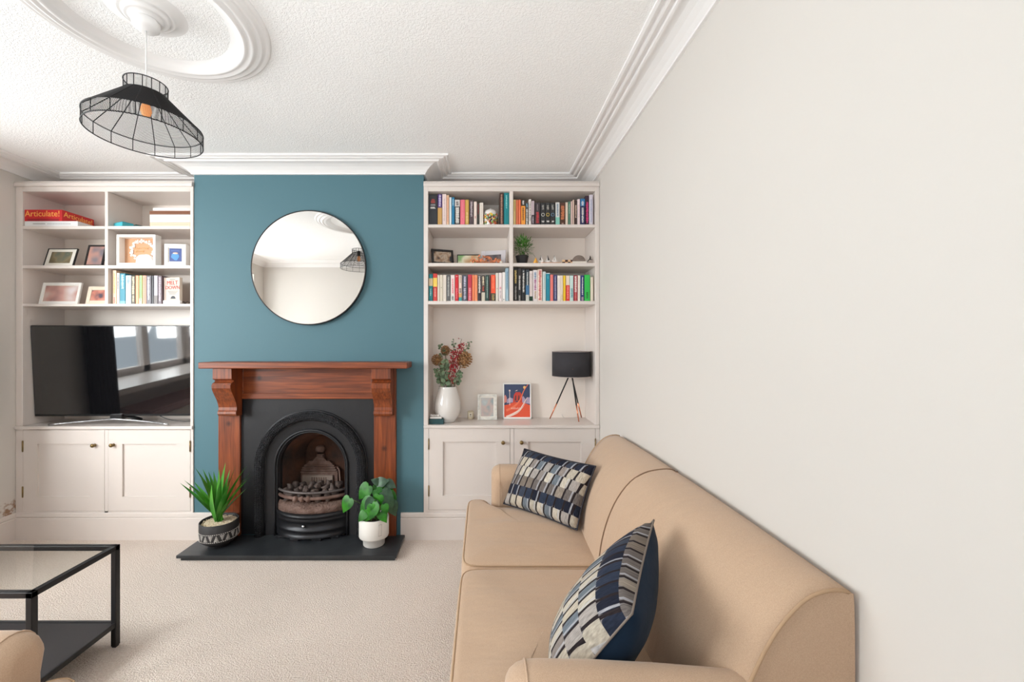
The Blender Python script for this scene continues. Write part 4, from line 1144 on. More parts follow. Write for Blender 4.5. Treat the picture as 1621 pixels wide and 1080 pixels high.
L6 = [
    (92, 165, 92, (226, 196, 168), 'tall peach and cream book', dict(s='peach and cream', m=[(0.3, 0.9, (236, 180, 90), .35), (0.03, 0.2, (180, 80, 80), .4)], d=.15)),
    (170, 222, 140, (230, 222, 220), 'slim white book', dict(s='slim white', m=[(0.5, 0.95, (90, 80, 84), .4)])),
    (225, 330, 148, (24, 134, 158), 'wide teal book', dict(s='teal', b=[(0.0, 0.1, (120, 190, 200))], m=[(0.5, 0.95, (190, 226, 232), .4)])),
    (333, 436, 185, (214, 222, 228), 'wide pale blue book', dict(s='pale blue', m=[(0.72, 0.96, (90, 130, 160), .45)])),
    (440, 510, 186, (84, 74, 54), 'olive brown book', dict(s='olive brown', m=[(0.35, 0.96, (240, 224, 176), .5), (0.08, 0.32, (200, 190, 160), .45)])),
    (513, 576, 185, (240, 160, 120), 'peach orange book', dict(s='peach orange')),
    (580, 636, 185, (166, 214, 140), 'light green book', dict(s='light green', b=[(0, 0.2, (180, 220, 180))], m=[(0.1, 0.95, (90, 176, 80), .25)])),
    (640, 712, 185, (236, 158, 128), 'salmon striped book', dict(s='salmon', m=[(0.02, 0.98, (214, 128, 108), .25)])),
    (705, 806, 188, (94, 90, 98), 'wide pewter grey book', dict(s='pewter', m=[(0.15, 0.95, (206, 200, 210), .35)])),
    (809, 848, 186, (40, 38, 46), 'thin black book', dict(s='thin black')),
    (850, 922, 186, (190, 182, 196), 'lilac grey book', dict(s='lilac grey', b=[(0, 0.3, (110, 100, 98))], m=[(0.35, 0.95, (226, 222, 230), .4)])),
    (925, 998, 190, (100, 84, 92), 'mottled brown book', dict(s='mottled brown', m=[(0.1, 0.95, (206, 186, 196), .4)])),
]
shelf_row((670, 300), 11.58, 3.016, RS[0][0], R1, 'on top row, left bay', 'books on the top left shelf of the right bookcase')
shelf_row((805, 300), 11.18, 3.016, RS[0][0], R2, 'on top row, right bay', 'books on the top right shelf of the right bookcase')
shelf_row((670, 420), 11.58, 3.016, RS[2][0], R5, 'on lower row, left bay', 'books on the lowest left shelf of the right bookcase')
shelf_row((805, 420), 11.18, 3.016, RS[2][0], R6, 'on lower row, right bay', 'books on the lowest right shelf of the right bookcase')
shelf_row((170, 420), 11.58, 3.02, LS[2][0], L6, 'in the left bookcase row', 'books on the lowest shelf of the left bookcase')

# the book turned cover forward, MELT DOWN
t = thing('book', 'beige book with red title MELT DOWN, angled beside the row of spines', 'book', (-2.292, 3.03, LS[2][0] + 0.0005), (0, 0, math.radians(-10)))
b = new(); box(b, -0.060, 0.060, 0.0, 0.024, 0, 0.198, bev=0.002); obj('cover', b, cmat((214, 200, 184)), t, local=True)
b = new(); box(b, -0.074, -0.062, -0.002, 0.024, 0.0, 0.199, bev=0.002); obj('spine', b, cmat((228, 208, 198)), t, local=True)
b = new(); text_bm(b, 'MELT', 0.041, face_y((-0.002, -0.001, 0.157))); text_bm(b, 'DOWN', 0.037, face_y((0.0, -0.001, 0.122)))
obj('title', b, cmat((206, 52, 48)), t, local=True, label='red capitals MELT DOWN')
b = new()
for k, zz in enumerate((0.094, 0.084, 0.075)): box(b, -0.04 + 0.006 * k, 0.045 - 0.01 * k, -0.0008, 0, zz, zz + 0.003)
box(b, -0.025, 0.022, -0.0008, 0, 0.182, 0.186)
obj('subtitle_print', b, cmat((120, 110, 104)), t, local=True); b = new()
prism(b, [(0.004 + 0.021 * math.cos(PI * k / 12), 0.04 + 0.021 * math.sin(PI * k / 12)) for k in range(13)], -0.0012, 0, 'Y'); obj('cover_print', b, cmat((60, 62, 70)), t, local=True)

# game box, white box, albums
zt = LS[0][0]
b = new(); box(b, -3.352, X_(123, 3.0), 3.0, 3.26, zt + 0.0005, 2.321, bev=0.001, seg=1)
A = tag(obj('board_game_box', b, cmat((226, 226, 226)), at=(-3.16, 3.13, zt + 0.0005)), 'flat white box under the red box on the top left shelf', 'box')
b = new(); rr = random.Random(3)
box(b, -3.29, -3.20, 2.9992, 3.0, 2.300, 2.303)
x = -3.185
while x < -3.02:
    l = rr.uniform(0.005, 0.01); box(b, x, x + l * 0.6, 2.9992, 3.0, 2.297, 2.306, 1); x += l
obj('print', b, [cmat((60, 60, 64)), cmat((190, 190, 192))], A)
b = new(); box(b, -3.352, X_(98, 3.0), 3.0, 3.248, 2.3215, 2.405, bev=0.0015, seg=1)
A = tag(obj('board_game_box', b, cmat((196, 30, 36)), at=(-3.22, 3.12, 2.3215)), 'red board game box lettered Articulate on the top left shelf', 'box')
b = new(); xm = (-3.352 + X_(98, 3.0)) / 2
text_bm(b, 'Articulate!', 0.060, face_y((xm - 0.005, 2.9995, 2.374)))
xr = X_(98, 3.0)
text_bm(b, 'Articulate!', 0.052, Matrix.Translation((xr + 0.0005, 3.124, 2.374)) @ Matrix.Rotation(PI / 2, 4, 'Z') @ Matrix.Rotation(PI / 2, 4, 'X'))
obj('title', b, cmat((240, 178, 84)), A, label='orange lettering Articulate')
b = new(); box(b, -3.33, -3.1, 2.9992, 3.001, 2.3225, 2.338); obj('lower_band', b, cmat((150, 24, 40)), A)

# flat teal things
t_ = [((176, 191), 0.0, 0.034, (16, 150, 170), 'teal book lying flat behind the divider, top left shelf', 24, 0.12, 0.07, -2.672, 3.05),
      ((190, 229), 0.0, 0.030, (36, 74, 78), 'dark green book lying flat beside the teal one', 28, 0.10, 0.12, -2.60, 3.13)]
for (_, z0_, h, c, lab, yaw, w_, d_, x, y) in t_:
    b = new(); box(b, -w_ / 2, w_ / 2, -d_ / 2, d_ / 2, 0, h, bev=0.002); box(b, -w_ / 2 + 0.003, w_ / 2 + 0.0005, -d_ / 2 - 0.0005, d_ / 2 - 0.003, 0.005, h - 0.005, 1)
    o = obj('book', b, [cmat(c), cmat((70, 176, 190)) if h > .033 else cmat((50, 110, 112))]); o.location = (x, y, zt + 0.0005); o.rotation_euler = (0, 0, math.radians(-yaw)); tag(o, lab, 'book')
# pile of albums at the right of the top left shelf
z = zt + 0.0005
for (x0, ytop, c, lab) in ((-2.436, 352.3, (232, 206, 180), 'peach album at the bottom of the flat pile'), (-2.438, 339.4, (232, 224, 212), 'thick cream textured album second from the bottom of the pile'),
                           (-2.44, 333.6, (128, 84, 60), 'thin brown album in the flat pile'), (-2.415, 328.6, (228, 222, 220), 'thin white album topmost of the flat pile')):
    z1_b = Z_(ytop, 3.0) - 0.0006
    b = new(); box(b, x0, -2.142, 3.0, 3.22, z, z1_b, bev=0.003); box(b, x0 + 0.004, -2.15, 2.9995, 3.1, z + (z1_b - z) * 0.22, z + (z1_b - z) * 0.78, 1)
    tag(obj('photo_album', b, [cmat(c), cmat(shade(c, 0.94), 0.9)], at=(-2.29, 3.11, z)), lab + ', top left bookcase', 'album', 'flat pile of albums')
    z = z1_b + 0.0006

# ================================================================== PICTURE FRAMES


def picture(label, x, y, z, w, h, fw, fmat, pmat, mount=0.0, yaw=0, lean=8, depth=0.014, roll=0, stand=True, deep=0.0, pic_y=None):
    t = thing('picture_frame', label, 'picture frame', (x, y, z + 0.0005), (0, 0, math.radians(yaw)))
    L = Matrix.Rotation(math.radians(-lean), 4, 'X') @ Matrix.Rotation(math.radians(roll), 4, 'Y')
    b = new()
    D = max(depth, deep)
    lift = depth * math.sin(math.radians(lean)) if lean > 0 else 0
    for (a, c, d, e_) in ((-w / 2, -w / 2 + fw, 0, h), (w / 2 - fw, w / 2, 0, h), (-w / 2 + fw, w / 2 - fw, 0, fw), (-w / 2 + fw, w / 2 - fw, h - fw, h)):
        box(b, a, c, 0, D, d + lift, e_ + lift, bev=0.001, seg=1, mtx=L)
    obj('frame', b, fmat, t, local=True)
    yb = pic_y or (D - 0.005 if deep else 0.005)
    b = new(); box(b, -w / 2 + fw * 0.8, w / 2 - fw * 0.8, yb, yb + 0.004, fw * 0.8 + lift, h - fw * 0.8 + lift, mtx=L)
    if mount: obj('mount', b, MATB, t, local=True)
    else: obj('picture', b, pmat, t, local=True)
    if mount:
        mx_, mz_ = (mount if isinstance(mount, tuple) else (mount, mount))
        b = new(); box(b, -w / 2 + fw + mx_, w / 2 - fw - mx_, yb - 0.001, yb + 0.001, fw + mz_ + lift, h - fw - mz_ + lift, mtx=L); obj('picture', b, pmat, t, local=True)
    if stand and lean > 0:
        b = new(); hh = h * 0.55
        top = L @ Vector((0, D, hh)); back = top.y + 0.035
        prism(b, [(top.y, top.z), (back, 0.0), (back + 0.003, 0.0), (top.y + 0.003, top.z)], -0.018, 0.018, 'X'); obj('easel_back', b, cmat((40, 36, 38)), t, local=True)
    return t, L, lift


S2l, S3l, S2r = LS[1][0], LS[2][0], RS[1][0]
picture('black framed landscape photo with cream mount, left end of the left bookcase', X_(94, 3.06), 3.045, S2l, 0.222, 0.146, 0.005, FRAMEB, mat_photo('photo_olive', [(96, 86, 64), (138, 126, 98), (104, 112, 98), (160, 148, 122)], 9), mount=(0.028, 0.022), lean=16)
picture('small upright black frame with blurred portrait, beside the left bookcase divider', X_(148.5, 3.05), 3.04, S2l, 0.137, 0.170, 0.012, FRAMEB, mat_photo('photo_portrait', [(112, 106, 110), (156, 146, 146), (186, 140, 126), (126, 118, 124)], 8, seed=4), lean=13)
picture('white framed landscape photo with blurred pink group, left bookcase lower shelf', X_(94.5, 3.06), 3.045, S3l, 0.290, 0.168, 0.020, FRAMEW, mat_photo('photo_pink', [(222, 212, 212), (210, 186, 180), (200, 156, 146), (170, 130, 128), (222, 212, 212)], 7, seed=2), mount=0.004, lean=12)
picture('cream framed small photo half hidden by the divider, left bookcase', X_(160, 3.08), 3.05, S3l, 0.185, 0.138, 0.028, cmat((226, 208, 188)), mat_photo('photo_coral', [(96, 86, 96), (196, 128, 112), (206, 150, 134), (90, 84, 100)], 14, seed=6), lean=12)
# deep white box frame with floral wreath
wx0, wx1 = X_(184.3, 3.0), X_(246, 3.0)
ww, hh = wx1 - wx0, 0.226
t, L, lift = picture('deep white box frame holding a white floral wreath on tan card', (wx0 + wx1) / 2, 3.0, S2l, ww, hh, 0.0185, FRAMEW, cmat((206, 158, 122), 0.8), lean=0, deep=0.055, stand=False)
b = new(); r = random.Random(9)
for k in range(64):
    a = 2 * PI * k / 64 + r.uniform(-.05, .05); q = r.uniform(0.78, 1.05)
    cx_, cz_ = 0.012 + 0.094 * q * math.sin(a), 0.120 + 0.076 * q * math.cos(a)
    if cz_ < 0.028 or (cx_ > -0.01 and cz_ < 0.085) or abs(cx_) > 0.112: continue
    for j in range(5):
        aa = 2 * PI * j / 5 + r.random(); ball(b, (cx_ + 0.0055 * math.cos(aa), 0.046, cz_ + 0.0055 * math.sin(aa)), 0.0042, sub=1, scale=(1, 0.4, 1))
obj('floral_wreath', b, cmat((246, 240, 236)), t, local=True, label='white cut paper flowers')
b = new()
for row, (z_, x0_, x1_) in enumerate(((0.136, -0.055, 0.055), (0.112, -0.045, 0.02))):
    pts = []; n_ = 60
    for k in range(n_ + 1):
        u = k / n_; pts.append((x0_ + (x1_ - x0_) * u + 0.003 * math.sin(u * 44), 0.0475, z_ + 0.008 * math.sin(u * 40 + row) * (0.6 + 0.4 * math.sin(u * 9))))
    tube(b, pts, 0.0012, n=4)
obj('script_print', b, cmat((236, 200, 140)), t, local=True)
b = new(); prism(b, [(-0.022, 0.018), (0.115, 0.018), (0.10, 0.045), (0.082, 0.078), (0.06, 0.086), (0.0, 0.08), (-0.018, 0.05)], 0.02, 0.047, 'Y', bev=0.003)
obj('white_inset', b, cmat((250, 250, 250)), t, local=True)
# white block frame with blue picture
t, L, lift = picture('chunky white block frame with blue picture beside the wreath box', X_(280, 3.03), 3.012, S2l, 0.148, 0.160, 0.026, FRAMEW, cmat((52, 74, 138)), lean=0, yaw=6, deep=0.05, stand=False, mount=0.006, pic_y=0.006)
b = new(); prism(b, [(-0.03, 0.062), (-0.005, 0.042), (0.01, 0.04), (0.026, 0.066), (0.022, 0.085), (-0.024, 0.088)], 0.0035, 0.006, 'Y', 0)
ball(b, (0.0, 0.0045, 0.092), 0.012, 1, sub=2, scale=(1.6, 0.2, 0.6)); box(b, -0.03, 0.03, 0.0035, 0.006, 0.108, 0.112, 2)
obj('print', b, [cmat((70, 140, 206)), cmat((236, 200, 180)), cmat((90, 120, 190))], t, local=True)

# right bookcase middle shelf, left bay
picture('thick black frame with brown photo, tilted at the left end of the right bookcase', X_(702, 3.08), 3.06, S2r, 0.168, 0.122, 0.017, FRAMEB, mat_photo('photo_brown', [(60, 58, 62), (150, 120, 96), (190, 170, 150), (60, 46, 40)], 22, seed=1), lean=16, yaw=18)
picture('thin black frame with green lawn photo behind the carved wooden garland', X_(741, 3.10), 3.09, S2r, 0.168, 0.083, 0.006, FRAMEB, mat_photo('photo_green', [(98, 142, 88), (134, 164, 110), (210, 204, 176), (190, 150, 110)], 10, seed=3), lean=6)
picture('wide silver grey frame with dark photo beside the shelf divider', X_(780, 3.12), 3.10, S2r, 0.19, 0.118, 0.034, cmat((196, 192, 196)), mat_photo('photo_dark', [(46, 44, 52), (80, 76, 82), (110, 96, 96), (60, 58, 66)], 20, seed=5), lean=10, yaw=-14)
# carved wooden garland of small leaves
b = new(); r = random.Random(4)
for k in range(60):
    u = (k + 0.5) / 60; x = X_(745, 3.03) + u * (X_(792, 3.03) - X_(745, 3.03)); z = S2r + 0.010 + 0.056 * (1 - abs(2 * u - 0.7) * 0.5) * r.random()
    a = r.uniform(0, 2 * PI); s = r.uniform(0.012, 0.02)
    d = Vector((math.cos(a), r.uniform(-0.3, 0.3), math.sin(a))).normalized() * s; n_ = Vector((-d.z, 0, d.x)) * 0.38
    c = Vector((x, 3.02 + r.uniform(0, 0.035), max(z, S2r + 0.016)))
    t2 = bmesh.new(); o_ = Vector((0, 0.004, 0))
    q = [c - d * 0.7, c + n_, c + d * 0.8, c - n_]
    for p in q: p.z = max(p.z, S2r + 0.001)
    va = [t2.verts.new(p) for p in q]; vb = [t2.verts.new(p + o_) for p in q]
    t2.faces.new(va); t2.faces.new(vb[::-1])
    for i in range(4): t2.faces.new((va[i], vb[i], vb[(i + 1) % 4], va[(i + 1) % 4]))
    merge(b, t2, k % 3)
tube(b, [(X_(746, 3.03), 3.035, S2r + 0.004), (X_(770, 3.03), 3.035, S2r + 0.01), (X_(792, 3.03), 3.035, S2r + 0.004)], 0.004, mi=1)
tag(obj('wooden_garland', b, [cmat((206, 142, 92)), cmat((178, 106, 66)), cmat((222, 128, 84))], at=(X_(768, 3.03), 3.035, S2r)), 'carved orange wooden leaf garland lying before the small photo frames', 'ornament')
b = new(); ball(b, (0, 0, 0.011), 0.011, scale=(1.1, 0.8, 1)); o = obj('pebble', b, cmat((232, 224, 210))); o.location = (X_(793, 3.03), 3.03, S2r + 0.0005)
tag(o, 'small cream pebble at the right end of the wooden garland', 'pebble')

# colourful ornament among the top books
cx_ = X_(670 + 1232 / 11.58, 3.05)
t = thing('decorated_jar', 'rounded white ceramic jar printed with colourful figures between the top shelf books', 'jar', (cx_, 3.055, RS[0][0] + 0.0005))
b = new(); lathe(b, [(0.0, 0), (0.044, 0), (0.049, 0.01), (0.051, 0.05), (0.050, 0.085), (0.047, 0.09)], n=32, c=(0, 0, 0))
obj('body', b, CERAM, t, local=True)
b = new(); lathe(b, [(0.047, 0.09), (0.049, 0.095), (0.042, 0.113), (0.026, 0.124), (0.01, 0.127), (0, 0.127)], n=32); ball(b, (0, 0, 0.131), 0.008); obj('lid', b, CERAM, t, local=True)
b = new(); r = random.Random(11); pal = [(206, 96, 44), (44, 138, 84), (236, 200, 70), (50, 46, 52), (196, 140, 120), (120, 170, 80), (150, 70, 50)]
for k in range(110):
    a = r.uniform(PI, 2 * PI); z_ = r.uniform(0.012, 0.084)
    ball(b, (0.0505 * math.cos(a), 0.0505 * math.sin(a), z_), r.uniform(0.005, 0.010), r.randrange(7), sub=1, scale=(1, 0.35 + abs(math.cos(a)) * 0.3, r.uniform(0.7, 1.4)))
obj('printed_figures', b, [cmat(c) for c in pal], t, local=True)

# ornaments, right bookcase middle shelf, right bay
yO = 3.04


def orn(name, bmx, mats, px, lab, cat, yy=yO):
    o = obj(name, bmx, mats); o.location = (X_(px, yy), yy, S2r + 0.0005); return tag(o, lab, cat)


b = new(); lathe(b, [(0.0, 0), (0.020, 0), (0.021, 0.004), (0.0, 0.052)], n=4, smooth=False); orn('toy_pyramid', b, cmat((236, 172, 74)), 848, 'small amber pyramid beside the potted plant on the right bookcase', 'ornament')
for k, (px, lab) in enumerate(((856.3, 'first tiny white sailing boat right of the amber pyramid'), (867, 'middle tiny sailing boat with white hull and dark sail'), (877.5, 'third tiny sailing boat with white hull, nearest the chequered blocks'))):
    b = new()
    prism(b, [(-0.014, 0.004), (0.014, 0.004), (0.019, 0.013), (-0.019, 0.013)], -0.005, 0.005, 'Y'); box(b, -0.012, 0.012, -0.006, 0.006, 0, 0.004)
    tube(b, [(0, 0, 0.012), (0, 0, 0.052)], 0.001, mi=1); prism(b, [(0.002, 0.016), (0.014, 0.016), (0.002, 0.048)], -0.0008, 0.0008, 'Y', 1 if k == 1 else 0)
    prism(b, [(-0.002, 0.018), (-0.011, 0.018), (-0.002, 0.04)], -0.0008, 0.0008, 'Y', 1 if k == 0 else 0)
    o = orn('toy_boat', b, [cmat((232, 226, 222)), cmat((52, 48, 52))], px, lab, 'toy boat'); o.location.z += 0.0125; o['group'] = 'tiny sailing boats'
b = new(); box(b, -0.075, 0.075, -0.012, 0.012, 0, 0.012, bev=0.002); orn('wooden_board', b, cmat((206, 160, 134)), 872, 'narrow pinkish wooden board beneath the tiny boats', 'board')
b = new()
for i in range(4):
    for j in range(2): box(b, -0.04 + 0.02 * i, -0.02 + 0.02 * i, -0.01, 0.01, 0.015 * j, 0.015 + 0.015 * j, (i + j) % 2, bev=0.001, seg=1)
orn('chequered_block', b, [cmat((64, 28, 20)), cmat((226, 186, 142))], 898.5, 'brown and tan chequered wooden block beside the grey whale', 'ornament')
t = thing('wooden_whale', 'grey domed wooden whale with raised tail at the right end', 'ornament', (X_(916, yO), yO, S2r + 0.0005))
b = new(); prism(b, [(0.048 * math.cos(PI * k / 16), 0.020 + 0.044 * math.sin(PI * k / 16)) for k in range(17)], -0.012, 0.012, 'Y', bev=0.002); obj('body', b, mat('whale_grey_wood', (112, 98, 90), 0.7, var=(40, (136, 120, 110), (1, 1, 5))), t, local=True)
b = new(); prism(b, [(-0.048, 0.019), (0.048, 0.019), (0.062, 0.017), (0.052, 0.004), (0.03, 0), (-0.04, 0), (-0.05, 0.01)], -0.011, 0.011, 'Y'); obj('belly', b, cmat((226, 218, 208)), t, local=True)
b = new(); tube(b, [(0.050, 0, 0.008), (0.066, 0, 0.02), (0.080, 0, 0.036)], 0.0028); prism(b, [(0.078, 0.034), (0.084, 0.064), (0.092, 0.048), (0.090, 0.038), (0.106, 0.032), (0.088, 0.03)], -0.002, 0.002, 'Y'); obj('tail', b, cmat((52, 44, 42)), t, local=True)

# ================================================================== PLANTS


def blade(bm, p0, p1, w, bend=0.03, mi=0, fold=0.35, n=9, side=None):
    p0, p1 = Vector(p0), Vector(p1); d = p1 - p0; L = d.length
    s = side or d.cross(Vector((0, 0, 1)))
    if s.length < 1e-3: s = Vector((1, 0, 0))
    s = Vector(s).normalized(); up = s.cross(d).normalized(); rings = []
    for k in range(n + 1):
        u = k / n; c = p0 + d * u + up * (bend * math.sin(PI * u)) - Vector((0, 0, 0.0)); ww = w * (0.45 + 0.55 * math.sin(PI * min(1, u * 1.3 + 0.1))) * (1 - u ** 3) + 0.0004
        if u < 0.35: ww = w * (0.6 + 0.4 * u / 0.35)
        else: ww = w * max(0.02, 1 - ((u - 0.35) / 0.65) ** 1.5)
        rings.append([c - s * ww + up * ww * fold, c, c + s * ww + up * ww * fold])
    quads(bm, rings, mi=mi)


# left: agave in a dark bowl with white pattern
pc = Vector((-1.822, 2.835, HZ))
t = thing('potted_plant', 'spiky green plant in black bowl with white geometric band, left of hearth', 'plant', pc + Vector((0, 0, 0.0005)))
prof = [(0.0, 0.0), (0.062, 0.0), (0.066, 0.006), (0.07, 0.02), (0.095, 0.032), (0.114, 0.05), (0.119, 0.075), (0.119, 0.168), (0.116, 0.172), (0.111, 0.170), (0.110, 0.15), (0.0, 0.15)]
b = new(); lathe(b, prof, n=48); obj('pot', b, POTB, t, local=True)
b = new(); R = 0.1196


def wrap(bm, a0, z0, a1, z1, rad=0.0012, n=4):
    tube(bm, [(R * math.cos(a0 + (a1 - a0) * k / n), R * math.sin(a0 + (a1 - a0) * k / n), z0 + (z1 - z0) * k / n) for k in range(n + 1)], rad, n=4)


for z_ in (0.063, 0.114):
    for k in range(60): wrap(b, 2 * PI * k / 60, z_, 2 * PI * (k + 0.6) / 60, z_, 0.0016, 1)
nt_ = 22
for k in range(nt_):
    a = 2 * PI * k / nt_; st = 2 * PI / nt_
    for j in range(6):
        u = (j + 0.5) / 6; z_ = 0.068 + 0.041 * u; hw = st * 0.46 * (u if k % 2 else 1 - u)
        wrap(b, a - hw, z_, a + hw, z_, 0.0014, 2)
obj('white_band', b, POTW, t, local=True)
b = new(); lathe(b, [(0.110, 0.152), (0.08, 0.160), (0.0, 0.164)], n=32); r = random.Random(2)
for k in range(170):
    a = r.uniform(0, 2 * PI); q = 0.104 * math.sqrt(r.random()); ball(b, (q * math.cos(a), q * math.sin(a), 0.160), r.uniform(0.004, 0.007), sub=1, scale=(1.2, 1, 0.7))
o = obj('gravel', b, GRAVEL, t, local=True); o['kind'] = 'stuff'
b = new()
tips = [(285, 765, .05), (292, 761, -.02), (307, 763, .12), (309, 741, 0), (321, 743, .06), (330, 747, .1), (347, 743, -.05), (357, 733, .02), (373, 738, .05), (390, 738, 0), (397, 746, .05), (397, 754, -.06), (391, 773, .1), (335, 768, -.1), (364, 764, -.1), (350, 757, -.08), (318, 757, -.04), (379, 757, -.02), (338, 746, .04), (364, 744, .05), (305, 775, -.05)]
base = Vector((0.0, 0.0, 0.16))
for i, (px, py, dy) in enumerate(tips):
    Y = pc.y + dy; tip = P(px, py, Y) - pc; a = 2 * PI * i / len(tips)
    blade(b, base + Vector((0.016 * math.cos(a), 0.016 * math.sin(a), 0)), tip, 0.021, bend=0.012 * (1 if i % 2 else 0.4), side=Vector((1, -0.2, -0.3)) if abs(tip.x) < 0.06 else None)
obj('leaves', b, AGAVE, t, local=True)


def heart(bm, c, d, nrm, s, mi=0, droop=0.25):
    """heart shaped leaf; c attachment, d direction to tip, nrm upper side"""
    d = Vector(d).normalized(); nrm = Vector(nrm); nrm = (nrm - d * nrm.dot(d)).normalized(); sd = d.cross(nrm)
    outline = [(-0.06, 0.0), (-0.14, 0.16), (-0.10, 0.33), (0.04, 0.44), (0.24, 0.47), (0.46, 0.40), (0.68, 0.27), (0.87, 0.12), (1.03, 0.0)]
    rows = []
    for u, w_ in outline:
        z_ = -droop * max(0, u) ** 2; cu = 0.12
        rows.append([Vector(c) + d * (u * s) + sd * (k * w_ * s) + nrm * ((z_ + cu * abs(k) ** 1 * w_ - 0.1 * (abs(k) * w_) ** 2 * 3) * s) if k else Vector(c) + d * (max(u, 0.0) * s) + nrm * (z_ * s) for k in (-1, -0.5, 0, 0.5, 1)])
    quads(bm, rows, mi=mi)


pc = Vector((-0.757, 2.845, HZ))
t = thing('potted_plant', 'trailing heart-leaved plant in stepped white pot, right of hearth', 'plant', pc + Vector((0, 0, 0.0005)))
b = new(); lathe(b, [(0, 0), (0.070, 0), (0.073, 0.004), (0.074, 0.046), (0.086, 0.052), (0.098, 0.058), (0.101, 0.066), (0.101, 0.188), (0.098, 0.192), (0.094, 0.188), (0.093, 0.165), (0, 0.165)], n=48)
obj('pot', b, STONEW, t, local=True)
b = new()
for (x0_, x1_, z0_, z1_) in ((0.055, 0.075, 0.09, 0.17),):
    for a0_, z0b, a1_, z1b in ((-1.02, .09, -0.80, .09), (-0.80, .09, -0.80, .165), (-1.02, .165, -0.80, .165), (-1.02, .09, -1.02, .165)):
        tube(b, [(0.1015 * math.cos(a0_ + (a1_ - a0_) * k / 4), 0.1015 * math.sin(a0_ + (a1_ - a0_) * k / 4), z0b + (z1b - z0b) * k / 4) for k in range(5)], 0.0012, n=4)
obj('incised_mark', b, cmat((170, 165, 160)), t, local=True)
b = new(); lathe(b, [(0.093, 0.166), (0.0, 0.172)], n=24); obj('soil', b, SOIL, t, local=True)
b = new(); sb = new(); r = random.Random(8); center = Vector((0, 0, 0.17))
spec = [  # px, py of leaf base, dy, tip px, py, size scale, mat, normal
    (553, 790, -.06, 540, 812, 1), (583, 770, -.02, 568, 788, 0), (600, 764, 0, 588, 760, 2), (612, 764, .02, 626, 772, 2), (598, 765, .0, 614, 761, 2),
    (592, 793, -.08, 578, 818, 2), (590, 795, -.08, 570, 824, 0), (603, 812, -.09, 610, 826, 0), (606, 780, -.04, 624, 795, 2), (612, 790, -.05, 620, 812, 2),
    (618, 796, -.02, 626, 818, 2), (600, 785, -.06, 594, 806, 1), (588, 800, -.09, 586, 818, 1), (584, 786, -.03, 574, 796, 1), (596, 776, -.03, 606, 792, 1),
    (608, 800, -.09, 612, 815, 1), (595, 805, -.09, 598, 820, 1), (578, 812, -.08, 566, 826, 1), (606, 770, .03, 622, 778, 1), (614, 782, .0, 627, 800, 1), (590, 772, .02, 600, 782, 1)]
for i, (px, py, dy, tx, ty, k) in enumerate(spec):
    Y = pc.y + dy; c = P(px, py, Y) - pc; tp = P(tx, ty, Y - 0.02) - pc; d = tp - c; s = d.length
    nn = Vector((r.uniform(-.3, .3), -1, r.uniform(0.2, 0.7))); heart(b, c, d, nn, s * (1.0 if k else 1.15), mi=1 if k == 2 else 0)
    tube(sb, smooth_line([center + Vector((r.uniform(-.03, .03), r.uniform(-.03, .03), 0)), center.lerp(c, 0.5) + Vector((0, 0, 0.03)), c], 5), 0.0018, n=5)
obj('leaves', b, [LEAF, LEAFD], t, local=True); obj('stems', sb, STEMG, t, local=True)

# small bushy plant on the shelf
pc = Vector((X_(826.5, 3.07), 3.07, S2r))
t = thing('potted_plant', 'small bushy green plant in dark pot on the right bookcase', 'plant', pc + Vector((0, 0, 0.0005)))
b = new(); lathe(b, [(0, 0), (0.034, 0), (0.036, 0.003), (0.048, 0.062), (0.050, 0.064), (0.047, 0.066), (0.045, 0.058), (0, 0.058)], n=32); obj('pot', b, POTB, t, local=True)
b = new(); r = random.Random(21); cc = Vector((0.004, 0, 0.135))
for k in range(420):
    v = Vector((r.gauss(0, 1), r.gauss(0, 1), r.gauss(0.15, 1))).normalized(); q = r.uniform(0.025, 0.085); p = cc + Vector((v.x * q * 0.98, v.y * q * 0.85, v.z * q * 0.95))
    p.z = max(p.z, 0.05); d = (v + Vector((0, 0, 0.5))).normalized() * r.uniform(0.018, 0.030)
    if abs(p.x + pc.x - 0.218) < 0.02 and p.x < 0: p.x += 0.02
    p.x = max(p.x, 0.226 - pc.x); e1 = p + d; e1.x = max(e1.x, 0.224 - pc.x)
    blade(b, p, e1, 0.0038, bend=0.002, n=4)
obj('leaves', b, GRASSG, t, local=True)
b = new()
for k in range(14):
    a = 2 * PI * k / 14; tube(b, [(0.01 * math.cos(a), 0.01 * math.sin(a), 0.055), (max(0.03 * math.cos(a), -0.06), 0.03 * math.sin(a), 0.13)], 0.001, n=4)
tube(b, smooth_line([(0.02, 0, 0.07), (0.06, -0.01, 0.085), (0.085, -0.02, 0.07), (0.095, -0.02, 0.055)], 4), 0.0012, n=4)
obj('stems', b, STEMG, t, local=True)

# ================================================================== VASE WITH DRIED STEMS
WZ = 0.832
VC = Vector((X_(708.7, 3.125), 3.125, WZ + 0.0005))
b = new(); lathe(b, [(0, 0), (0.052, 0), (0.056, 0.004), (0.074, 0.03), (0.093, 0.065), (0.100, 0.10), (0.097, 0.15), (0.085, 0.20), (0.070, 0.25), (0.066, 0.262), (0.068, 0.268), (0.063, 0.267), (0.062, 0.25), (0.08, 0.2), (0.088, 0.12), (0.0, 0.03)], n=48)
o = obj('vase', b, CERAM); o.location = VC; tag(o, 'glossy white rounded vase holding dried stems on the right worktop', 'vase')


def vp(px, py, dy=0.0): return P(px, py, VC.y + dy)


mouth = VC + Vector((0, 0, 0.25))


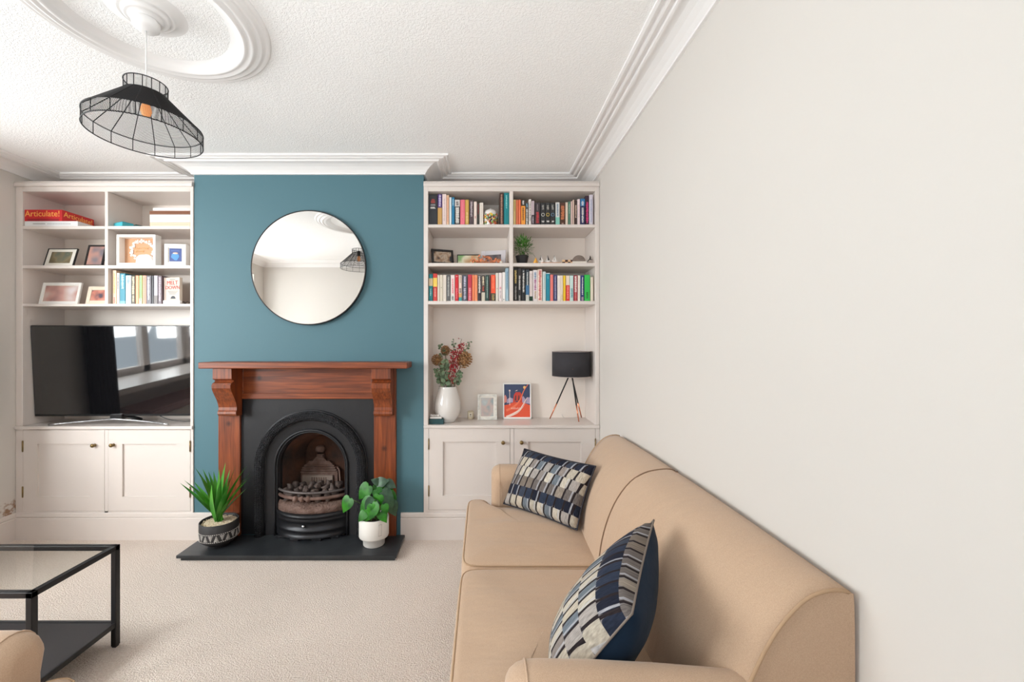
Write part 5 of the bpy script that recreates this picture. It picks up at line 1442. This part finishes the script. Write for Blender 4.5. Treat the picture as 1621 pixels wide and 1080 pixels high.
def sprig(pts, leafs, lab, seed, size=0.016, fromt=0.25):
    r = random.Random(seed); ln = smooth_line(pts, 6)
    t = thing('eucalyptus_sprig', lab, 'eucalyptus', pts[0], group='eucalyptus sprigs in the vase')
    b = new(); tube(b, ln, 0.0018, n=5); obj('stem', b, STEM, t)
    b = new()
    for k in range(leafs):
        u = fromt + (1 - fromt) * k / (leafs - 1); p = ln[min(int(u * (len(ln) - 1)), len(ln) - 1)]
        a = k * 2.4 + r.random(); d = Vector((math.cos(a) * 1.3, math.sin(a) * 0.6, r.uniform(-0.3, 0.5))).normalized(); s = size * r.uniform(0.75, 1.2) * (1.1 - 0.4 * u)
        c = p + d * s * 1.35; nn = Vector((r.uniform(-.6, .6), -1, r.uniform(-.2, .9))).normalized(); e1 = (d - nn * d.dot(nn)).normalized(); e2 = nn.cross(e1)
        rr = [[c + (e1 * math.cos(2 * PI * j / 10) + e2 * 0.85 * math.sin(2 * PI * j / 10)) * s * q - nn * (0.10 * s * q * q) for j in range(10)] for q in (0.02, 0.5, 1.0)]
        quads(b, rr, close=True)
    obj('leaves', b, EUCA, t)


M0 = lambda dx, dy=0: mouth + Vector((dx, dy, -0.04))
sprig([M0(-.03), vp(704, 595), vp(701, 570), vp(698, 546)], 30, 'tallest left eucalyptus sprig in the vase, behind the left pine cone', 1, 0.019)
sprig([M0(-.04, -.02), vp(698, 606, -.03), vp(694, 592, -.05), vp(690, 584, -.05)], 22, 'short drooping eucalyptus sprig at lower left of the vase mouth', 2, 0.017, 0.3)
sprig([M0(0), vp(712, 590), vp(717, 565), vp(718, 538)], 16, 'thin upright eucalyptus sprig in the middle of the vase', 3, 0.012, 0.45)
sprig([M0(.03), vp(724, 595), vp(735, 560), vp(744, 541)], 14, 'right eucalyptus sprig reaching furthest over the right pine cone', 4, 0.013, 0.5)
sprig([M0(.03, -.02), vp(722, 606, -.03), vp(726, 596, -.05), vp(729, 590, -.05)], 20, 'short eucalyptus sprig at lower right of the vase mouth', 5, 0.015, 0.3)
sprig([M0(-.01, -.03), vp(706, 600, -.05), vp(704, 583, -.06), vp(705, 570, -.06)], 26, 'dense eucalyptus sprig in front, left of the red berries', 6, 0.018, 0.2)


def cone(cen, s, lab, axis, seed):
    r = random.Random(seed); cen = Vector(cen); ax = Vector(axis).normalized()
    t = thing('pine_cone', lab, 'pine cone', cen, group='pine cones in the vase')
    q = Vector((0, 0, 1)).rotation_difference(ax)
    b = new(); ball(b, cen, s * 0.5, scale=(1, 1, 1.3))
    for k in range(64):
        u = (k + 0.5) / 64; a = k * 2.39996; rad = math.sin(PI * (0.08 + 0.88 * u)) ** 0.7
        z = (u - 0.5) * 2.1 * s; c = Vector((math.cos(a) * rad * s * 0.62, math.sin(a) * rad * s * 0.62, z)); out = Vector((math.cos(a), math.sin(a), 0.35)).normalized()
        sd = Vector((-math.sin(a), math.cos(a), 0)); up = out.cross(sd); L = s * 0.55 * (0.5 + 0.5 * rad); w_ = s * 0.19
        c = Vector((c.x * 0.8, c.y * 0.8, c.z * 0.95)); pts = [c - sd * w_ * 0.4, c + sd * w_ * 0.4, c + out * L + sd * w_, c + out * L * 1.1, c + out * L - sd * w_]
        va = [b.verts.new(cen + q @ p) for p in pts]; vb = [b.verts.new(cen + q @ (p + up * s * 0.07)) for p in pts]
        b.faces.new(va[::-1]); b.faces.new(vb)
        for i in range(5): b.faces.new((va[i], va[(i + 1) % 5], vb[(i + 1) % 5], vb[i]))
    obj('scales', b, CONE, t)
    b = new(); tube(b, [cen - ax * s * 0.9, (cen + mouth) / 2 + Vector((0, 0.02, 0)), mouth + Vector((0, 0.01, -0.03))], 0.0025, n=5); obj('stem', b, STEM, t)


cone(vp(692, 571, -.02), 0.041, 'left brown pine cone leaning against the bookcase side', (-0.4, -0.3, 1), 1)
cone(vp(734.5, 571, -.03), 0.058, 'largest pine cone at the right of the vase', (0.5, -0.4, 1), 2)
cone(vp(705, 556, .02), 0.036, 'small pine cone behind the leaves, between the two larger cones', (0, -0.5, 1), 3)


def berries(pts, n, lab, seed, sp=0.016):
    r = random.Random(seed); ln = smooth_line(pts, 8)
    t = thing('berry_sprig', lab, 'berries', pts[0], group='red berry sprigs in the vase')
    b = new(); tube(b, ln, 0.0018, n=5)
    bb = new()
    for k in range(n):
        p = ln[r.randrange(int(len(ln) * 0.25), len(ln))]; o_ = Vector((r.gauss(0, sp), r.gauss(0, sp * 0.5) - 0.01, r.gauss(0, sp * 0.6))); ball(bb, p + o_, r.uniform(0.0042, 0.006), sub=1)
        if k % 3 == 0: tube(b, [p, p + o_], 0.0008, n=4)
    obj('stem', b, STEM, t); obj('berries', bb, BERRY, t)


berries([M0(.01, -.04), vp(715, 595, -.06), vp(717, 575, -.07), vp(719, 556, -.06)], 120, 'dense red berry sprig in the centre of the vase', 1, 0.014)
berries([M0(.02, -.03), vp(720, 585, -.05), vp(726, 560, -.05), vp(731, 545, -.04)], 90, 'looser red berry sprig bending right towards the large cone', 2, 0.012)
berries([M0(.02, 0), vp(719, 580), vp(725, 555), vp(731, 537)], 16, 'sparse red berry sprig rising highest above the vase', 3, 0.016)

# teal box with white ornament
b = new(); x0_, x1_ = X_(679.5, 3.03), X_(702.5, 3.03); box(b, x0_ + 0.001, x1_, 3.02, 3.09, WZ + 0.0005, WZ + 0.038, bev=0.002)
tag(obj('small_box', b, cmat((30, 70, 74)), at=((x0_ + x1_) / 2, 3.055, WZ + 0.0005)), 'small dark teal box on the right worktop before the vase', 'box')
b = new(); r = random.Random(6)
box(b, x0_ + 0.005, x1_ - 0.015, 3.025, 3.08, WZ + 0.0385, WZ + 0.052, bev=0.004)
for k in range(12): ball(b, (x0_ + 0.012 + 0.075 * k / 11, 3.04 + 0.02 * r.random(), WZ + 0.057 + 0.004 * r.random()), 0.008, sub=2, rough=0.5, seed=k)
tag(obj('white_ornament', b, CERAM, at=((x0_ + x1_) / 2, 3.05, WZ + 0.0385)), 'knobbly white ceramic trinket resting on the dark teal box', 'ornament')
# candle
t = thing('candle', 'small cream glass candle between the vase and the silver frame', 'candle', (X_(745, 3.235), 3.235, WZ + 0.0005))
b = new(); lathe(b, [(0, 0), (0.021, 0), (0.024, 0.003), (0.0245, 0.058), (0.023, 0.06), (0.0225, 0.045), (0, 0.045)], n=28); obj('glass_cup', b, cmat((226, 214, 188), 0.2), t, local=True)
b = new(); box(b, -0.012, 0.012, -0.0256, -0.0235, 0.018, 0.048); obj('paper_label', b, cmat((240, 232, 214)), t, local=True)
b = new(); box(b, -0.006, 0.006, -0.0262, -0.0255, 0.034, 0.042); box(b, -0.008, 0.008, -0.0262, -0.0255, 0.024, 0.027); obj('label_print', b, cmat((120, 106, 84)), t, local=True)
b = new(); tube(b, [(0, 0, 0.044), (0.001, 0, 0.052)], 0.0008, n=5); obj('wick', b, cmat((50, 44, 40)), t, local=True)
# mosaic frame
t, L, lift = picture('white mother-of-pearl mosaic frame with faded photo on the right worktop', X_(771.3, 3.19), 3.185, WZ, 0.152, 0.198, 0.019, mat('pearl_mosaic', (226, 222, 214), 0.3, bump=(110, 0.6, 0.003), var=(45, (200, 198, 190))), mat_photo('photo_faded', [(196, 196, 190), (170, 178, 178), (190, 168, 160), (150, 160, 160)], 13, seed=7), mount=0.008, lean=6)
# travel style poster in white frame
pw, ph = 0.222, 0.280
t = thing('framed_print', 'white framed navy and orange illustrated print on the right worktop', 'framed print', (X_(818.7, 3.235), 3.225, WZ + 0.0005))
Lm = Matrix.Translation((0, 0, 0.001)) @ Matrix.Rotation(math.radians(-5), 4, 'X')
b = new()
for (a, c, d, e_) in ((-pw / 2, -pw / 2 + 0.009, 0, ph), (pw / 2 - 0.009, pw / 2, 0, ph), (-pw / 2, pw / 2, 0, 0.014), (-pw / 2, pw / 2, ph - 0.009, ph)): box(b, a, c, 0, 0.014, d, e_, bev=0.001, seg=1, mtx=Lm)
obj('frame', b, FRAMEW, t, local=True)
b = new(); hw_ = pw / 2 - 0.009; z0_, z1_p = 0.014, ph - 0.009
mats = [cmat((58, 72, 104)), cmat((226, 86, 54)), cmat((206, 66, 52)), cmat((240, 214, 200)), cmat((236, 196, 120)), cmat((176, 160, 186)), cmat((236, 120, 84)), cmat((90, 60, 60)), cmat((220, 140, 130))]
HH = z1_p - z0_; WW = 2 * hw_


def U(u, v): return (-hw_ + u * WW, z0_ + v * HH)


def pp(poly, mi, lv):
    t2 = bmesh.new(); prism(t2, [U(*q) for q in poly], 0.006 - 0.0004 * lv, 0.0075, 'Y', mi); merge(b, t2, None, Lm)


def strip(curve, w_, mi, lv):
    cs = smooth_line([Vector(q) for q in curve], 6); l, r2 = [], []
    for i, p in enumerate(cs):
        d = (cs[min(i + 1, len(cs) - 1)] - cs[max(i - 1, 0)]).normalized(); n_ = Vector((-d.y, d.x)); ww_ = w_ * (1 - 0.75 * i / len(cs)); l.append(p + n_ * ww_); r2.append(p - n_ * ww_)
    for i in range(len(cs) - 1):
        pp([tuple(l[i]), tuple(l[i + 1]), tuple(r2[i + 1]), tuple(r2[i])], mi, lv)


pp([(0, 0), (1, 0), (1, 1), (0, 1)], 0, 0)
pp([(0, .42), (.10, .46), (.10, .6), (.05, .68), (0, .64)], 8, 1); pp([(.10, .42), (.34, .45), (.34, .56), (.22, .6), (.12, .54)], 5, 1)
pp([(.66, .42), (.84, .42), (.82, .55), (.74, .64), (.68, .6)], 5, 1); pp([(.84, .42), (1, .40), (1, .6), (.92, .6), (.86, .52)], 5, 1)
pp([(0, 0), (1, 0), (1, .36), (.8, .42), (.62, .46), (.35, .45), (.15, .38), (0, .36)], 1, 2)
pp([(.33, .42), (.38, .68), (.45, .76), (.62, .76), (.69, .68), (.70, .44), (.5, .5)], 2, 3); pp([(.40, .5), (.43, .66), (.47, .66), (.47, .5)], 7, 4); pp([(.53, .5), (.55, .66), (.59, .66), (.60, .5)], 7, 4)
pp([(.42, .79), (.50, .80), (.52, .83), (.46, .81)], 3, 4)
pp([(.79 + .055 * math.cos(2 * PI * k / 16), .905 + .045 * math.sin(2 * PI * k / 16)) for k in range(16)], 4, 3)
pp([(.205, .36), (.225, .36), (.225, .80), (.205, .80)], 3, 3); pp([(.18, .79), (.25, .79), (.235, .83), (.19, .83)], 3, 4)
strip([(0.08, .2), (.3, .28), (.52, .42), (.66, .6), (.76, .8), (.93, 1.0)], 0.035, 6, 5)
strip([(0.08, 0.0), (.35, .1), (.6, .23), (.76, .42), (.9, .6)], 0.035, 3, 5); strip([(0.22, 0.02), (.5, .12), (.7, .28), (.8, .42)], 0.012, 3, 6)
rr = random.Random(1)
for k in range(9): pp([(.27 + .046 * k, .235), (.283 + .046 * k, .235), (.29 + .046 * k, .235 + rr.uniform(.04, .07)), (.274 + .046 * k, .235 + rr.uniform(.04, .07))], 3, 6)
obj('print', b, mats, t, local=True)

# tripod lamp
LC = Vector((X_(903.9, 3.14), 3.14, WZ + 0.0005))
t = thing('table_lamp', 'tripod table lamp with charcoal drum shade and copper feet, right worktop', 'table lamp', LC)
zs0, zs1, rs = Z_(595.5, 3.14), Z_(556.5, 3.14), 0.143
b = new(); lathe(b, [(rs, 0), (rs, zs1 - zs0), (rs - 0.003, zs1 - zs0), (rs - 0.003, 0), (rs, 0)], c=(LC.x, LC.y, zs0), n=64); obj('lamp_shade', b, SHADE, t)
b = new()
for z_ in (zs0, zs1): tube(b, [(LC.x + (rs + 0.0005) * math.cos(2 * PI * k / 64), LC.y + (rs + 0.0005) * math.sin(2 * PI * k / 64), z_) for k in range(64)], 0.0022, n=6, closed=True)
obj('shade_trim', b, cmat((190, 176, 170)), t)
top = Vector((LC.x - 0.002, LC.y, zs0 + 0.004)); feet = [P(870.3, 664.4, 3.218), P(916.3, 668.6, 3.095), P(920.5, 661.8, 3.268)]
b = new(); lathe(b, [(0, 0.012), (0.022, 0.012), (0.024, 0.0), (0.018, -0.008), (0, -0.01)], c=tuple(top), n=24); tube(b, [top, top + Vector((0, 0, 0.06))], 0.006)
for k in range(3):
    a = 2 * PI * k / 3 + 0.4; tube(b, [top + Vector((0, 0, 0.055)), (LC.x + rs * math.cos(a), LC.y + rs * math.sin(a), zs0 + 0.06)], 0.0015, n=5)
obj('lamp_holder', b, COPPER, t)
for f in feet:
    f.z = WZ + 0.001; st = top + (Vector((f.x, f.y, top.z)) - top).normalized() * 0.012; k_ = st.lerp(f, 0.64)
    b = new(); tube(b, [st, k_], 0.0052, n=10); G = obj('leg', b, BLACKM, t)
    b = new(); tube(b, [k_, f + Vector((0, 0, 0.003))], 0.0055, n=10, radii=[0.0058, 0.0042]); obj('leg_sleeve', b, COPPER, G, label='copper lower leg')
b = new(); tube(b, smooth_line([(LC.x + 0.1, 3.27, WZ + 0.01), (LC.x + 0.02, 3.26, WZ + 0.004), (LC.x - 0.03, 3.25, WZ + 0.006), (LC.x - 0.045, 3.27, WZ + 0.03)], 5), 0.0018, n=5)
tag(obj('power_cord', b, cmat((200, 196, 190)), at=(LC.x, 3.26, WZ)), 'thin pale flex behind the tripod lamp on the worktop', 'cord')

# white papers and glasses at the right of the left bookcase's lowest shelf
b = new(); box(b, X_(258, 3.0), X_(285, 3.0), 2.998, 3.02, S3l + 0.0005, S3l + 0.026, bev=0.003); tag(obj('small_white_box', b, cmat((244, 242, 240)), at=(-2.27, 3.01, S3l + 0.0005)), 'low white box before the MELT DOWN book', 'box')
b = new()
for s in (0, 1):
    cx_ = X_(290 + 7 * s, 3.05); tube(b, [(cx_ + 0.013 * math.cos(2 * PI * k / 16), 3.05, S3l + 0.012 + 0.009 * math.sin(2 * PI * k / 16)) for k in range(16)], 0.0022, n=6, closed=True)
tube(b, [(X_(287, 3.05), 3.05, S3l + 0.016), (X_(287, 3.05), 3.12, S3l + 0.008)], 0.0018); tube(b, [(X_(300, 3.05), 3.05, S3l + 0.016), (X_(300, 3.05), 3.12, S3l + 0.008)], 0.0018)
tag(obj('spectacles', b, cmat((48, 42, 40)), at=(X_(293, 3.05), 3.08, S3l + 0.001)), 'dark rimmed spectacles at the right end of the left bookcase', 'glasses')

# ================================================================== BAY: curtain and window seat (seen in the television)
b = new(); rings = []
for z_ in (0.03, 0.6, 1.2, 1.8, 2.44):
    k2 = 1.0 if z_ > 2 else 1.15
    rings.append([Vector((-3.335 + 0.035 * math.sin(j * 0.8) * k2, 2.37 + 0.24 * j / 40, z_)) for j in range(41)])
quads(b, rings); bmesh.ops.solidify(b, geom=b.faces[:], thickness=0.003)
tag(obj('curtain', b, CURT, at=(-3.335, 2.55, 0.03)), 'dark full length curtain at the far side of the bay, seen in the television', 'curtain')
b = new(); prism(b, [(-3.43, 1.9), (-3.43, 0.2), (-3.93, 0.45), (-3.93, 1.75)], 0.0, 0.52, 'Z'); tag(obj('window_seat', b, GLOSSW, at=(-3.6, 1.1, 0)), 'white boxed window seat in the bay', 'window seat')
b = new(); prism(b, [(-3.44, 1.85), (-3.44, 0.3), (-3.9, 0.5), (-3.9, 1.7)], 0.5205, 0.60, 'Z', bev=0.02); tag(obj('seat_pad', b, PINK, at=(-3.6, 1.1, 0.5205)), 'dusky pink pad on the window seat in the bay', 'cushion')
